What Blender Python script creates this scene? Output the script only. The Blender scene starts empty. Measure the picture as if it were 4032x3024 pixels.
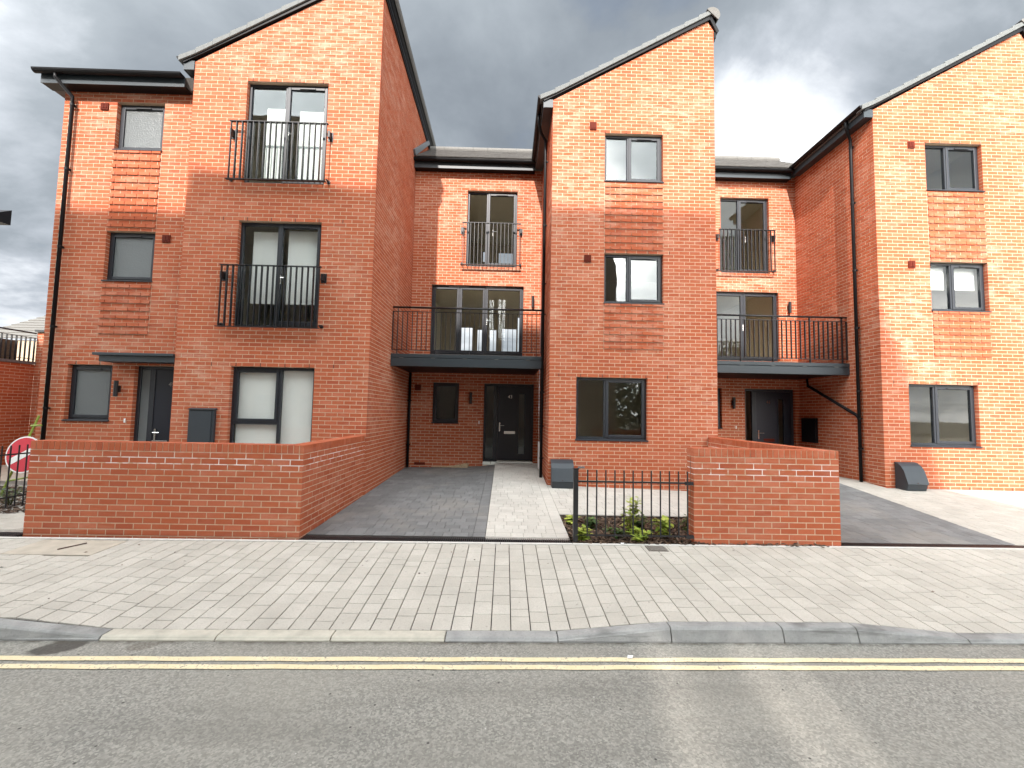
import bpy, bmesh, math, random
from mathutils import Vector, Matrix
random.seed(11)
SC = bpy.context.scene
C = SC.collection

# ------------------------------------------------------------------ camera
CAMZ = 1.83
yaw, pitch, roll = 0.0154, 0.0652, 0.0194
cy, sy, cp, sp, cr, sr = (math.cos(yaw), math.sin(yaw), math.cos(pitch), math.sin(pitch), math.cos(roll), math.sin(roll))
_right = Vector((cy, -sy, 0)); _f0 = Vector((sy, cy, 0)); _u0 = Vector((0, 0, 1))
FWD = _f0*cp + _u0*sp; _up = _u0*cp - _f0*sp
RIGHT = _right*cr + _up*sr; UP = _up*cr - _right*sr
cam_d = bpy.data.cameras.new('camera'); cam = bpy.data.objects.new('camera', cam_d); C.objects.link(cam)
cam_d.sensor_width = 36; cam_d.lens = 36*1732.46/4032; cam_d.clip_end = 3000; cam_d.clip_start = 0.05
m = Matrix((RIGHT, UP, -FWD)).transposed().to_4x4(); m.translation = (0, 0, CAMZ)
cam.matrix_world = m
SC.camera = cam

# ------------------------------------------------------------------ light and sky
SUN = Vector((-0.19, -1.0, 0.787)).normalized()          # towards the sun
sd = bpy.data.lights.new('sun', 'SUN'); sd.energy = 2.0; sd.angle = math.radians(0.75); sd.color = (1.0, 0.92, 0.86)
sun = bpy.data.objects.new('sun', sd); C.objects.link(sun)
sun.rotation_euler = SUN.to_track_quat('Z', 'Y').to_euler(); sun.location = (-6, -20, 30)
SC.cycles.max_bounces = 6; SC.cycles.diffuse_bounces = 3; SC.cycles.glossy_bounces = 3; SC.cycles.transparent_max_bounces = 12
SC.view_settings.view_transform = 'Standard'; SC.view_settings.look = 'None'
SC.view_settings.exposure = 2.1; SC.view_settings.gamma = 1.0

W = bpy.data.worlds.new('World'); SC.world = W; W.use_nodes = True
SEEDZ = 1.3
def world_nodes():
    nt = W.node_tree; N = nt.nodes; L = nt.links; N.clear()
    def nd(t, **k):
        n = N.new(t)
        for a, b in k.items(): setattr(n, a, b)
        return n
    out = nd('ShaderNodeOutputWorld'); bg = nd('ShaderNodeBackground'); L.new(bg.outputs[0], out.inputs[0])
    sky = nd('ShaderNodeTexSky', sky_type='NISHITA', sun_disc=False)
    sky.sun_elevation = math.asin(SUN.z); sky.sun_rotation = math.atan2(SUN.x, SUN.y)
    sky.air_density = 1.0; sky.dust_density = 1.0
    skm = nd('ShaderNodeMix', data_type='RGBA', blend_type='MULTIPLY'); skm.inputs[0].default_value = 1
    L.new(sky.outputs[0], skm.inputs[6]); skm.inputs[7].default_value = (0.09, 0.09, 0.09, 1)
    tc = nd('ShaderNodeTexCoord')
    sep = nd('ShaderNodeSeparateXYZ'); L.new(tc.outputs['Generated'], sep.inputs[0])
    def math_(op, a=None, b=None, clamp=False):
        n = nd('ShaderNodeMath', operation=op, use_clamp=clamp)
        for i, v in enumerate((a, b)):
            if v is None: continue
            if isinstance(v, (int, float)): n.inputs[i].default_value = v
            else: L.new(v, n.inputs[i])
        return n.outputs[0]
    zc = math_('ADD', math_('MAXIMUM', sep.outputs[2], 0.0), 0.32)
    comb = nd('ShaderNodeCombineXYZ')
    L.new(math_('DIVIDE', sep.outputs[0], zc), comb.inputs[0]); L.new(math_('DIVIDE', sep.outputs[1], zc), comb.inputs[1])
    comb.inputs[2].default_value = SEEDZ
    n1 = nd('ShaderNodeTexNoise'); n1.inputs['Scale'].default_value = 1.15; n1.inputs['Detail'].default_value = 9
    n1.inputs['Roughness'].default_value = 0.52; n1.inputs['Distortion'].default_value = 0.25
    L.new(comb.outputs[0], n1.inputs['Vector'])
    n2 = nd('ShaderNodeTexNoise'); n2.inputs['Scale'].default_value = 2.6; n2.inputs['Detail'].default_value = 8
    n2.inputs['Roughness'].default_value = 0.58; n2.inputs['Distortion'].default_value = 0.35
    L.new(comb.outputs[0], n2.inputs['Vector'])
    v = math_('ADD', math_('MULTIPLY', n1.outputs[0], 0.70), math_('MULTIPLY', n2.outputs[0], 0.36))
    # clouds brighten towards the horizon and towards the sun
    el = math_('MAXIMUM', sep.outputs[2], 0.0)
    hz = math_('POWER', math_('SUBTRACT', 1.0, el), 4.0)
    v2 = math_('ADD', v, math_('MULTIPLY', hz, 0.15))
    ramp = nd('ShaderNodeValToRGB'); L.new(v2, ramp.inputs[0])
    e = ramp.color_ramp.elements
    e[0].position = 0.36; e[0].color = (0.095, 0.110, 0.130, 1)
    e[1].position = 0.80; e[1].color = (1.0, 1.02, 1.05, 1)
    for p, c in ((0.46, (0.130, 0.150, 0.175, 1)), (0.53, (0.165, 0.188, 0.215, 1)), (0.59, (0.25, 0.275, 0.31, 1)), (0.645, (0.42, 0.445, 0.48, 1)), (0.70, (0.60, 0.62, 0.66, 1))):
        x = e.new(p); x.color = c
    dot = nd('ShaderNodeVectorMath', operation='DOT_PRODUCT'); L.new(tc.outputs['Generated'], dot.inputs[0]); dot.inputs[1].default_value = SUN
    g = math_('POWER', math_('MULTIPLY', math_('ADD', dot.outputs['Value'], 1.0), 0.5), 4.5)
    gv = nd('ShaderNodeCombineXYZ')
    for i, kk in enumerate((19.0, 17.6, 15.5)): L.new(math_('ADD', 1.0, math_('MULTIPLY', g, kk)), gv.inputs[i])
    cl = nd('ShaderNodeVectorMath', operation='MULTIPLY'); L.new(ramp.outputs[0], cl.inputs[0]); L.new(gv.outputs[0], cl.inputs[1])
    # small breaks of blue
    br = nd('ShaderNodeMapRange'); L.new(n1.outputs[0], br.inputs[0]); br.inputs[1].default_value = 0.30; br.inputs[2].default_value = 0.42
    br.inputs[3].default_value = 0.35; br.inputs[4].default_value = 1.0
    mix = nd('ShaderNodeMix', data_type='RGBA'); L.new(br.outputs[0], mix.inputs[0]); L.new(skm.outputs[2], mix.inputs[6]); L.new(cl.outputs[0], mix.inputs[7])
    L.new(mix.outputs[2], bg.inputs[0]); bg.inputs[1].default_value = 0.46
world_nodes()

# ------------------------------------------------------------------ materials
MT = {}
def mat(name):
    m = bpy.data.materials.new(name); m.use_nodes = True
    nt = m.node_tree; nt.nodes.clear()
    o = nt.nodes.new('ShaderNodeOutputMaterial'); b = nt.nodes.new('ShaderNodeBsdfPrincipled'); nt.links.new(b.outputs[0], o.inputs[0])
    MT[name] = m
    return m, nt, b
def N_(nt, t, **k):
    n = nt.nodes.new(t)
    for a, b in k.items(): setattr(n, a, b)
    return n
def noise(nt, scale, detail=4, rough=0.5, vec=None, stretch=None):
    n = N_(nt, 'ShaderNodeTexNoise'); n.inputs['Scale'].default_value = scale; n.inputs['Detail'].default_value = detail; n.inputs['Roughness'].default_value = rough
    if vec is None:
        g = N_(nt, 'ShaderNodeNewGeometry'); vec = g.outputs['Position']
    if stretch:
        mp = N_(nt, 'ShaderNodeVectorMath', operation='MULTIPLY'); nt.links.new(vec, mp.inputs[0]); mp.inputs[1].default_value = stretch; vec = mp.outputs[0]
    nt.links.new(vec, n.inputs['Vector'])
    return n
def mr(nt, src, a, b, c=0.0, d=1.0):
    n = N_(nt, 'ShaderNodeMapRange'); nt.links.new(src, n.inputs[0])
    for i, v in enumerate((a, b, c, d)): n.inputs[i+1].default_value = v
    return n.outputs[0]
def mixc(nt, fac, a, b, blend='MIX'):
    n = N_(nt, 'ShaderNodeMix', data_type='RGBA', blend_type=blend)
    for i, v in ((0, fac), (6, a), (7, b)):
        if isinstance(v, (int, float)): n.inputs[i].default_value = v
        elif isinstance(v, tuple): n.inputs[i].default_value = v if len(v) == 4 else v+(1,)
        else: nt.links.new(v, n.inputs[i])
    return n.outputs[2]
def mth(nt, op, a, b=0.0):
    n = N_(nt, 'ShaderNodeMath', operation=op)
    for i, v in enumerate((a, b)):
        if isinstance(v, (int, float)): n.inputs[i].default_value = v
        else: nt.links.new(v, n.inputs[i])
    return n.outputs[0]
def bump(nt, b, src, strength, dist=0.01):
    n = N_(nt, 'ShaderNodeBump'); n.inputs['Strength'].default_value = strength; n.inputs['Distance'].default_value = dist
    nt.links.new(src, n.inputs['Height']); nt.links.new(n.outputs[0], b.inputs['Normal'])
def rnd_of(nt, single):
    if single:
        return N_(nt, 'ShaderNodeObjectInfo').outputs['Random']
    a = N_(nt, 'ShaderNodeAttribute', attribute_name='rnd'); return a.outputs['Fac']

def brick_mat(name, single, tint=1.0):
    m, nt, b = mat(name)
    r = rnd_of(nt, single)
    ramp = N_(nt, 'ShaderNodeValToRGB'); nt.links.new(r, ramp.inputs[0]); e = ramp.color_ramp.elements
    e[0].position = 0; e[0].color = (0.36*tint, 0.083*tint, 0.038*tint, 1); e[1].position = 1; e[1].color = (0.49*tint, 0.150*tint, 0.078*tint, 1)
    for p, c in ((0.2, (0.40*tint, 0.098*tint, 0.041*tint, 1)), (0.6, (0.43*tint, 0.110*tint, 0.046*tint, 1)), (0.9, (0.46*tint, 0.126*tint, 0.062*tint, 1))):
        x = e.new(p); x.color = c
    fine = noise(nt, 42, 5, 0.65)
    c1 = mixc(nt, mr(nt, fine.outputs[0], 0.35, 0.7), ramp.outputs[0], (0.29*tint, 0.070*tint, 0.033*tint), 'MIX')
    c1 = mixc(nt, 0.28, ramp.outputs[0], c1)
    # lime bloom left on the faces: patches drawn out along the courses
    big = noise(nt, 0.55, 3, 0.5); sm = noise(nt, 3.2, 6, 0.68, stretch=(0.8, 0.8, 3.2))
    mask = mth(nt, 'MULTIPLY', mr(nt, big.outputs[0], 0.40, 0.60), mr(nt, sm.outputs[0], 0.46, 0.64))
    sz = N_(nt, 'ShaderNodeSeparateXYZ'); gz = N_(nt, 'ShaderNodeNewGeometry'); nt.links.new(gz.outputs['Position'], sz.inputs[0])
    mask = mth(nt, 'MULTIPLY', mask, mr(nt, sz.outputs[2], 1.3, 2.3, 0.20, 0.54))
    c2 = mixc(nt, mask, c1, (0.62, 0.37, 0.27))
    nt.links.new(c2, b.inputs['Base Color']); b.inputs['Roughness'].default_value = 0.88
    b.inputs['Specular IOR Level'].default_value = 0.25
    bump(nt, b, fine.outputs[0], 0.35, 0.004)
brick_mat('brick', False); brick_mat('brick_single', True)
def mortar_mat(name, lime):
    m, nt, b = mat(name)
    n = noise(nt, 30, 5, 0.6)
    c = mixc(nt, mr(nt, n.outputs[0], 0.3, 0.7), (0.50, 0.365, 0.25), (0.63, 0.485, 0.355))
    if lime:
        g = N_(nt, 'ShaderNodeNewGeometry'); s = N_(nt, 'ShaderNodeSeparateXYZ'); nt.links.new(g.outputs['Position'], s.inputs[0])
        d = mth(nt, 'ABSOLUTE', mth(nt, 'SUBTRACT', s.outputs[2], 1.13))
        band = mr(nt, d, 0.16, 0.02)
        nn = noise(nt, 5.5, 4, 0.6)
        c = mixc(nt, mth(nt, 'MULTIPLY', band, mr(nt, nn.outputs[0], 0.45, 0.53)), c, (0.86, 0.84, 0.82))
    nt.links.new(c, b.inputs['Base Color']); b.inputs['Roughness'].default_value = 0.95
    bump(nt, b, n.outputs[0], 0.4, 0.004)
mortar_mat('mortar', False); mortar_mat('mortar_lime', True)

def plain(name, col, rough=0.5, metal=0.0, spec=0.5, var=0.0, vscale=20.0, bmp=0.0, coat=0.0):
    m, nt, b = mat(name)
    b.inputs['Roughness'].default_value = rough; b.inputs['Metallic'].default_value = metal; b.inputs['Specular IOR Level'].default_value = spec
    b.inputs['Coat Weight'].default_value = coat
    if var or bmp:
        n = noise(nt, vscale, 5, 0.6)
        lo = tuple(c*(1-var) for c in col); hi = tuple(min(1, c*(1+var)) for c in col)
        nt.links.new(mixc(nt, mr(nt, n.outputs[0], 0.3, 0.7), lo, hi), b.inputs['Base Color'])
        if bmp: bump(nt, b, n.outputs[0], bmp, 0.003)
    else: b.inputs['Base Color'].default_value = col+(1,)
    return m
plain('anthracite', (0.016, 0.019, 0.025), 0.42, var=0.06, vscale=9)
plain('steel_grey', (0.026, 0.036, 0.043), 0.45, var=0.08, vscale=4)
plain('gloss_black', (0.007, 0.007, 0.008), 0.42, spec=0.18, var=0.1, vscale=5)
plain('black_metal', (0.014, 0.014, 0.016), 0.40, var=0.1, vscale=30)
plain('door_navy', (0.008, 0.010, 0.018), 0.38, var=0.05, vscale=60, bmp=0.05)
plain('chrome', (0.72, 0.72, 0.70), 0.18, metal=1.0)
plain('white_plastic', (0.78, 0.78, 0.77), 0.4)
plain('terracotta', (0.105, 0.017, 0.009), 0.7, spec=0.12, var=0.1)
plain('vent_dark', (0.05, 0.02, 0.015), 0.8)
plain('roof_tile', (0.13, 0.125, 0.118), 0.8, var=0.18, vscale=12, bmp=0.2)
plain('verge_grey', (0.12, 0.127, 0.124), 0.7, var=0.12, vscale=14)
plain('ridge_grey', (0.125, 0.12, 0.11), 0.8, var=0.12, vscale=20)
plain('lead', (0.13, 0.14, 0.15), 0.5, var=0.15)
plain('room_wall', (0.74, 0.69, 0.57), 0.9, var=0.03, vscale=2)
plain('room_floor', (0.45, 0.38, 0.28), 0.8)
plain('blind', (0.80, 0.81, 0.80), 0.8, var=0.02, vscale=3)
plain('meter_grey', (0.030, 0.038, 0.046), 0.45, var=0.06, vscale=8)
plain('drain_black', (0.018, 0.018, 0.019), 0.45)
plain('edging', (0.60, 0.58, 0.54), 0.85, var=0.1, vscale=15, bmp=0.2)
plain('kerb_pale', (0.47, 0.44, 0.37), 0.9, var=0.16, vscale=9, bmp=0.3)
def kerb_stained():
    m, nt, b = mat('kerb_grey')
    a = noise(nt, 5, 6, 0.65); st = noise(nt, 2.4, 5, 0.65, stretch=(0.7, 1.0, 7.0)); f = noise(nt, 60, 3, 0.6)
    c = mixc(nt, mr(nt, a.outputs[0], 0.3, 0.7), (0.24, 0.24, 0.235), (0.37, 0.365, 0.35))
    c = mixc(nt, mr(nt, st.outputs[0], 0.50, 0.68, 0, 0.75), c, (0.115, 0.112, 0.105))
    c = mixc(nt, mr(nt, f.outputs[0], 0.55, 0.75, 0, 0.4), c, (0.16, 0.155, 0.145))
    nt.links.new(c, b.inputs['Base Color']); b.inputs['Roughness'].default_value = 0.9; bump(nt, b, f.outputs[0], 0.35, 0.003)
kerb_stained()
plain('cover_iron', (0.15, 0.135, 0.115), 0.75, var=0.3, vscale=40, bmp=0.3)
plain('concrete', (0.44, 0.39, 0.32), 0.92, var=0.14, vscale=7, bmp=0.25)
plain('gravel_tan', (0.50, 0.40, 0.26), 0.9, var=0.3, vscale=50)
plain('sign_red', (0.58, 0.022, 0.045), 0.35, var=0.06, vscale=3)
plain('sign_white', (0.82, 0.82, 0.80), 0.35)
plain('frame_lime', (0.28, 0.38, 0.06), 0.5, var=0.2, vscale=20)
plain('stem', (0.16, 0.13, 0.05), 0.8)
plain('render_white', (0.36, 0.31, 0.26), 0.85, var=0.04, vscale=2)
plain('render_tan', (0.42, 0.33, 0.24), 0.85, var=0.06, vscale=2)
plain('bark', (0.10, 0.075, 0.05), 0.9, var=0.3, vscale=15)
plain('soil', (0.030, 0.022, 0.016), 0.95, var=0.3, vscale=30, bmp=0.4)
plain('ground_far', (0.20, 0.19, 0.16), 0.95, var=0.15, vscale=1.5)

def glass_mat(name, refl, tint):
    m = bpy.data.materials.new(name); m.use_nodes = True; nt = m.node_tree; nt.nodes.clear(); MT[name] = m
    o = N_(nt, 'ShaderNodeOutputMaterial'); tr = N_(nt, 'ShaderNodeBsdfTransparent'); gl = N_(nt, 'ShaderNodeBsdfGlossy'); mx = N_(nt, 'ShaderNodeMixShader')
    tr.inputs[0].default_value = tint+(1,); gl.inputs['Roughness'].default_value = 0.012; gl.inputs[0].default_value = (0.93, 0.97, 1.0, 1)
    gm = N_(nt, 'ShaderNodeNewGeometry'); dp = N_(nt, 'ShaderNodeVectorMath', operation='DOT_PRODUCT')
    nt.links.new(gm.outputs['Normal'], dp.inputs[0]); nt.links.new(gm.outputs['Incoming'], dp.inputs[1])
    fz = mth(nt, 'POWER', mth(nt, 'SUBTRACT', 1.0, mth(nt, 'ABSOLUTE', dp.outputs['Value'])), 5.0)
    nt.links.new(mth(nt, 'ADD', mth(nt, 'MULTIPLY', fz, 0.9-refl), refl), mx.inputs[0])
    n = noise(nt, 1.7, 2, 0.5); bp = N_(nt, 'ShaderNodeBump'); bp.inputs['Strength'].default_value = 0.05; bp.inputs['Distance'].default_value = 0.02
    nt.links.new(n.outputs[0], bp.inputs['Height']); nt.links.new(bp.outputs[0], gl.inputs['Normal'])
    nt.links.new(tr.outputs[0], mx.inputs[1]); nt.links.new(gl.outputs[0], mx.inputs[2]); nt.links.new(mx.outputs[0], o.inputs[0])
glass_mat('glass', 0.035, (0.95, 0.96, 0.95))
glass_mat('glass_bright', 0.05, (0.92, 0.94, 0.93))
def frosted():
    m = bpy.data.materials.new('frosted'); m.use_nodes = True; nt = m.node_tree; nt.nodes.clear(); MT['frosted'] = m
    o = N_(nt, 'ShaderNodeOutputMaterial'); tl = N_(nt, 'ShaderNodeBsdfTranslucent'); df = N_(nt, 'ShaderNodeBsdfPrincipled')
    df.inputs['Base Color'].default_value = (0.28, 0.30, 0.31, 1); df.inputs['Roughness'].default_value = 0.22
    tl.inputs[0].default_value = (0.7, 0.72, 0.68, 1)
    tr = N_(nt, 'ShaderNodeBsdfTransparent'); tr.inputs[0].default_value = (0.75, 0.77, 0.73, 1)
    v = N_(nt, 'ShaderNodeTexVoronoi'); v.inputs['Scale'].default_value = 42
    g = N_(nt, 'ShaderNodeNewGeometry'); nt.links.new(g.outputs['Position'], v.inputs['Vector'])
    bp = N_(nt, 'ShaderNodeBump'); bp.inputs['Strength'].default_value = 0.7; bp.inputs['Distance'].default_value = 0.01
    nt.links.new(v.outputs[0], bp.inputs['Height']); nt.links.new(bp.outputs[0], df.inputs['Normal'])
    m1 = N_(nt, 'ShaderNodeMixShader'); m1.inputs[0].default_value = 0.55; nt.links.new(tr.outputs[0], m1.inputs[1]); nt.links.new(tl.outputs[0], m1.inputs[2])
    m2 = N_(nt, 'ShaderNodeMixShader'); m2.inputs[0].default_value = 0.45; nt.links.new(m1.outputs[0], m2.inputs[1]); nt.links.new(df.outputs[0], m2.inputs[2])
    nt.links.new(m2.outputs[0], o.inputs[0])
frosted()

def paver_mat(name, single, lo, hi, speck, stain=None, dirt=None):
    m, nt, b = mat(name)
    r = rnd_of(nt, single)
    c = mixc(nt, r, lo, hi)
    n = noise(nt, 75, 4, 0.7)
    c = mixc(nt, mr(nt, n.outputs[0], 0.45, 0.70, 0, 0.6), c, speck)
    n2 = noise(nt, 2.2, 5, 0.6)
    c = mixc(nt, mr(nt, n2.outputs[0], 0.42, 0.70, 0, 0.5), c, tuple(x*0.72 for x in lo))
    # small chewing-gum and grit marks
    v = N_(nt, 'ShaderNodeTexVoronoi'); v.inputs['Scale'].default_value = 11
    g = N_(nt, 'ShaderNodeNewGeometry'); nt.links.new(g.outputs['Position'], v.inputs['Vector'])
    sel = mth(nt, 'GREATER_THAN', N_col(nt, v), 0.45)
    spot = mth(nt, 'MULTIPLY', mr(nt, v.outputs['Distance'], 0.13, 0.07), sel)
    c = mixc(nt, mth(nt, 'MULTIPLY', spot, 0.45), c, dirt or (0.22, 0.20, 0.18))
    if stain:
        n3 = noise(nt, 0.9, 4, 0.6)
        c = mixc(nt, mr(nt, n3.outputs[0], 0.52, 0.72, 0, 0.6), c, stain)
    nt.links.new(c, b.inputs['Base Color']); b.inputs['Roughness'].default_value = 0.85; b.inputs['Specular IOR Level'].default_value = 0.35
    bump(nt, b, n.outputs[0], 0.25, 0.002)
def N_col(nt, v):
    s = N_(nt, 'ShaderNodeSeparateColor'); nt.links.new(v.outputs['Color'], s.inputs[0]); return s.outputs[0]
PV = ((0.455, 0.424, 0.372), (0.525, 0.492, 0.437), (0.34, 0.312, 0.27))
for nm, sg in (('paver_pale', False), ('paver_pale_single', True)): paver_mat(nm, sg, *PV)
PW = ((0.53, 0.50, 0.45), (0.60, 0.57, 0.515), (0.42, 0.39, 0.345))
for nm, sg in (('paver_white', False), ('paver_white_single', True)): paver_mat(nm, sg, *PW)
PD = ((0.165, 0.164, 0.162), (0.225, 0.224, 0.221), (0.115, 0.114, 0.112))
for nm, sg in (('paver_dark', False), ('paver_dark_single', True)): paver_mat(nm, sg, *PD, stain=(0.27, 0.25, 0.22), dirt=(0.05, 0.05, 0.05))
plain('joint_sand', (0.030, 0.027, 0.024), 0.95, var=0.4, vscale=25)
plain('joint_pale', (0.30, 0.28, 0.25), 0.95, var=0.3, vscale=25)

def asphalt():
    m, nt, b = mat('asphalt')
    n = noise(nt, 60, 6, 0.75); n1 = noise(nt, 0.8, 4, 0.55)
    v = N_(nt, 'ShaderNodeTexVoronoi'); v.inputs['Scale'].default_value = 85
    g = N_(nt, 'ShaderNodeNewGeometry'); nt.links.new(g.outputs['Position'], v.inputs['Vector'])
    rr = N_col(nt, v)
    ramp = N_(nt, 'ShaderNodeValToRGB'); nt.links.new(rr, ramp.inputs[0]); e = ramp.color_ramp.elements
    e[0].color = (0.15, 0.147, 0.130, 1); e[1].color = (0.38, 0.368, 0.325, 1); e[1].position = 0.95
    x = e.new(0.5); x.color = (0.25, 0.243, 0.220, 1)
    c = mixc(nt, mr(nt, n.outputs[0], 0.35, 0.7, 0, 0.6), ramp.outputs[0], (0.225, 0.218, 0.196))
    c = mixc(nt, mr(nt, n1.outputs[0], 0.38, 0.66, 0, 0.5), c, (0.30, 0.285, 0.245))
    ns = noise(nt, 1.6, 5, 0.6, stretch=(0.22, 1.6, 1.0))
    c = mixc(nt, mr(nt, ns.outputs[0], 0.48, 0.70, 0, 0.38), c, (0.135, 0.13, 0.115))
    # grit pits and pale chips
    v2 = N_(nt, 'ShaderNodeTexVoronoi'); v2.inputs['Scale'].default_value = 13; nt.links.new(g.outputs['Position'], v2.inputs['Vector'])
    q = N_col(nt, v2)
    c = mixc(nt, mth(nt, 'MULTIPLY', mr(nt, v2.outputs['Distance'], 0.13, 0.07), mth(nt, 'GREATER_THAN', q, 0.86)), c, (0.06, 0.058, 0.052))
    c = mixc(nt, mth(nt, 'MULTIPLY', mr(nt, v2.outputs['Distance'], 0.08, 0.05), mth(nt, 'LESS_THAN', q, 0.06)), c, (0.5, 0.49, 0.46))
    # oil and water stain by the dropped kerb, at the left
    s = N_(nt, 'ShaderNodeSeparateXYZ'); nt.links.new(g.outputs['Position'], s.inputs[0])
    def blob(cx, cyy, ax, ay, sk):
        dx = mth(nt, 'SUBTRACT', s.outputs[0], cx); dy = mth(nt, 'SUBTRACT', s.outputs[1], cyy)
        u = mth(nt, 'DIVIDE', mth(nt, 'SUBTRACT', dx, mth(nt, 'MULTIPLY', dy, sk)), ax); w = mth(nt, 'DIVIDE', dy, ay)
        d = mth(nt, 'SQRT', mth(nt, 'ADD', mth(nt, 'POWER', u, 2.0), mth(nt, 'POWER', w, 2.0)))
        nn = noise(nt, 7, 3, 0.6)
        return mr(nt, mth(nt, 'ADD', d, mth(nt, 'MULTIPLY', nn.outputs[0], 0.5)), 1.3, 1.05)
    c = mixc(nt, mth(nt, 'MULTIPLY', blob(-3.32, 3.50, 0.16, 0.13, 0.5), 0.8), c, (0.035, 0.030, 0.026))
    c = mixc(nt, mth(nt, 'MULTIPLY', blob(-2.72, 3.54, 0.10, 0.09, 0.5), 0.4), c, (0.09, 0.07, 0.05))
    # damp grit line along the kerb foot
    k = mth(nt, 'SUBTRACT', mth(nt, 'ADD', 3.635, mth(nt, 'MULTIPLY', s.outputs[0], 0.0146)), s.outputs[1])
    nk = noise(nt, 9, 4, 0.7)
    c = mixc(nt, mth(nt, 'MULTIPLY', mr(nt, k, 0.055, 0.0), mr(nt, nk.outputs[0], 0.35, 0.6)), c, (0.07, 0.058, 0.045))
    nt.links.new(c, b.inputs['Base Color']); b.inputs['Roughness'].default_value = 0.8; b.inputs['Specular IOR Level'].default_value = 0.35
    bump(nt, b, rr, 0.3, 0.005)
asphalt()
def yellow():
    m, nt, b = mat('yellow_paint')
    n = noise(nt, 55, 5, 0.7); n2 = noise(nt, 6, 4, 0.6)
    c = mixc(nt, mr(nt, n2.outputs[0], 0.3, 0.7), (0.68, 0.57, 0.35), (0.76, 0.66, 0.45))
    w = mth(nt, 'ADD', n.outputs[0], mth(nt, 'MULTIPLY', n2.outputs[0], 0.35))
    c = mixc(nt, mr(nt, w, 0.75, 0.85), c, (0.20, 0.19, 0.165))
    nt.links.new(c, b.inputs['Base Color']); b.inputs['Roughness'].default_value = 0.7; bump(nt, b, n.outputs[0], 0.3, 0.003)
yellow()
def leaf_mat(name, a, bb, c_):
    m, nt, b = mat(name)
    r = rnd_of(nt, False)
    ramp = N_(nt, 'ShaderNodeValToRGB'); nt.links.new(r, ramp.inputs[0]); e = ramp.color_ramp.elements
    e[0].color = a+(1,); e[1].color = c_+(1,); x = e.new(0.5); x.color = bb+(1,)
    nt.links.new(ramp.outputs[0], b.inputs['Base Color']); b.inputs['Roughness'].default_value = 0.5
leaf_mat('leaf_lime', (0.16, 0.24, 0.03), (0.30, 0.38, 0.05), (0.46, 0.50, 0.10))
leaf_mat('leaf_green', (0.025, 0.06, 0.018), (0.05, 0.10, 0.025), (0.10, 0.17, 0.04))
leaf_mat('leaf_tree', (0.018, 0.035, 0.010), (0.035, 0.06, 0.018), (0.06, 0.10, 0.03))
leaf_mat('bark_chip', (0.028, 0.017, 0.011), (0.075, 0.045, 0.028), (0.20, 0.135, 0.09))

# ------------------------------------------------------------------ mesh helpers
class MB:
    def __init__(s): s.v = []; s.f = []; s.r = []
    def add(s, vs, fs, r=None):
        o = len(s.v); s.v += [tuple(v) for v in vs]; s.f += [tuple(i+o for i in f) for f in fs]
        rr = random.random() if r is None else r
        s.r += [rr]*len(fs)
        return s
    HEX = ((0, 3, 2, 1), (4, 5, 6, 7), (0, 1, 5, 4), (1, 2, 6, 5), (2, 3, 7, 6), (3, 0, 4, 7))
    def box(s, x0, x1, y0, y1, z0, z1, r=None):
        return s.add(((x0, y0, z0), (x1, y0, z0), (x1, y1, z0), (x0, y1, z0), (x0, y0, z1), (x1, y0, z1), (x1, y1, z1), (x0, y1, z1)), s.HEX, r)
    def hexa(s, p, r=None): return s.add(p, s.HEX, r)
    def prism(s, poly, off, r=None):
        n = len(poly); off = Vector(off); a = [Vector(p) for p in poly]; b = [p+off for p in a]
        fs = [tuple(range(n))[::-1], tuple(range(n, 2*n))]
        fs += [(i, (i+1) % n, n+(i+1) % n, n+i) for i in range(n)]
        return s.add(a+b, fs, r)
    def quad(s, *p, r=None): return s.add(p, (tuple(range(len(p))),), r)
    def tube(s, pts, rad, n=8, r=None):
        pts = [Vector(p) for p in pts]; vs = []; fs = []
        rr = rad if isinstance(rad, (list, tuple)) else [rad]*len(pts)
        for i, p in enumerate(pts):
            d = (pts[min(i+1, len(pts)-1)]-pts[max(i-1, 0)]).normalized()
            a = Vector((0, 0, 1)) if abs(d.z) < 0.9 else Vector((1, 0, 0))
            u = d.cross(a).normalized(); w = d.cross(u)
            vs += [p+(u*math.cos(t)+w*math.sin(t))*rr[i] for t in (2*math.pi*k/n for k in range(n))]
        for i in range(len(pts)-1):
            fs += [(i*n+k, i*n+(k+1) % n, (i+1)*n+(k+1) % n, (i+1)*n+k) for k in range(n)]
        fs += [tuple(range(n))[::-1], tuple(range((len(pts)-1)*n, len(pts)*n))]
        return s.add(vs, fs, r)
    def mesh(s, name, material, smooth=False):
        me = bpy.data.meshes.new(name); me.from_pydata(s.v, [], s.f)
        a = me.attributes.new('rnd', 'FLOAT', 'FACE'); a.data.foreach_set('value', s.r)
        if material: me.materials.append(MT[material])
        bm = bmesh.new(); bm.from_mesh(me); bmesh.ops.recalc_face_normals(bm, faces=bm.faces); bm.to_mesh(me); bm.free()
        if smooth:
            for p in me.polygons: p.use_smooth = True
        return me
    def build(s, name, material, parent=None, smooth=False):
        return link(name, s.mesh(name, material, smooth), parent)
def link(name, me, parent=None):
    o = bpy.data.objects.new(name, me); C.objects.link(o)
    if parent is not None:
        o.parent = parent
        if parent.type == 'EMPTY': o.matrix_parent_inverse = Matrix.Translation(-Vector(parent.location))
    return o
def empty(name, loc):
    o = bpy.data.objects.new(name, None); C.objects.link(o); o.location = loc; o.empty_display_size = 0.3
    return o
def tag(o, label, cat, group=None):
    o['label'] = label; o['category'] = cat
    if group: o['group'] = group
    return o
def structure(o): o['kind'] = 'structure'; return o
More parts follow.
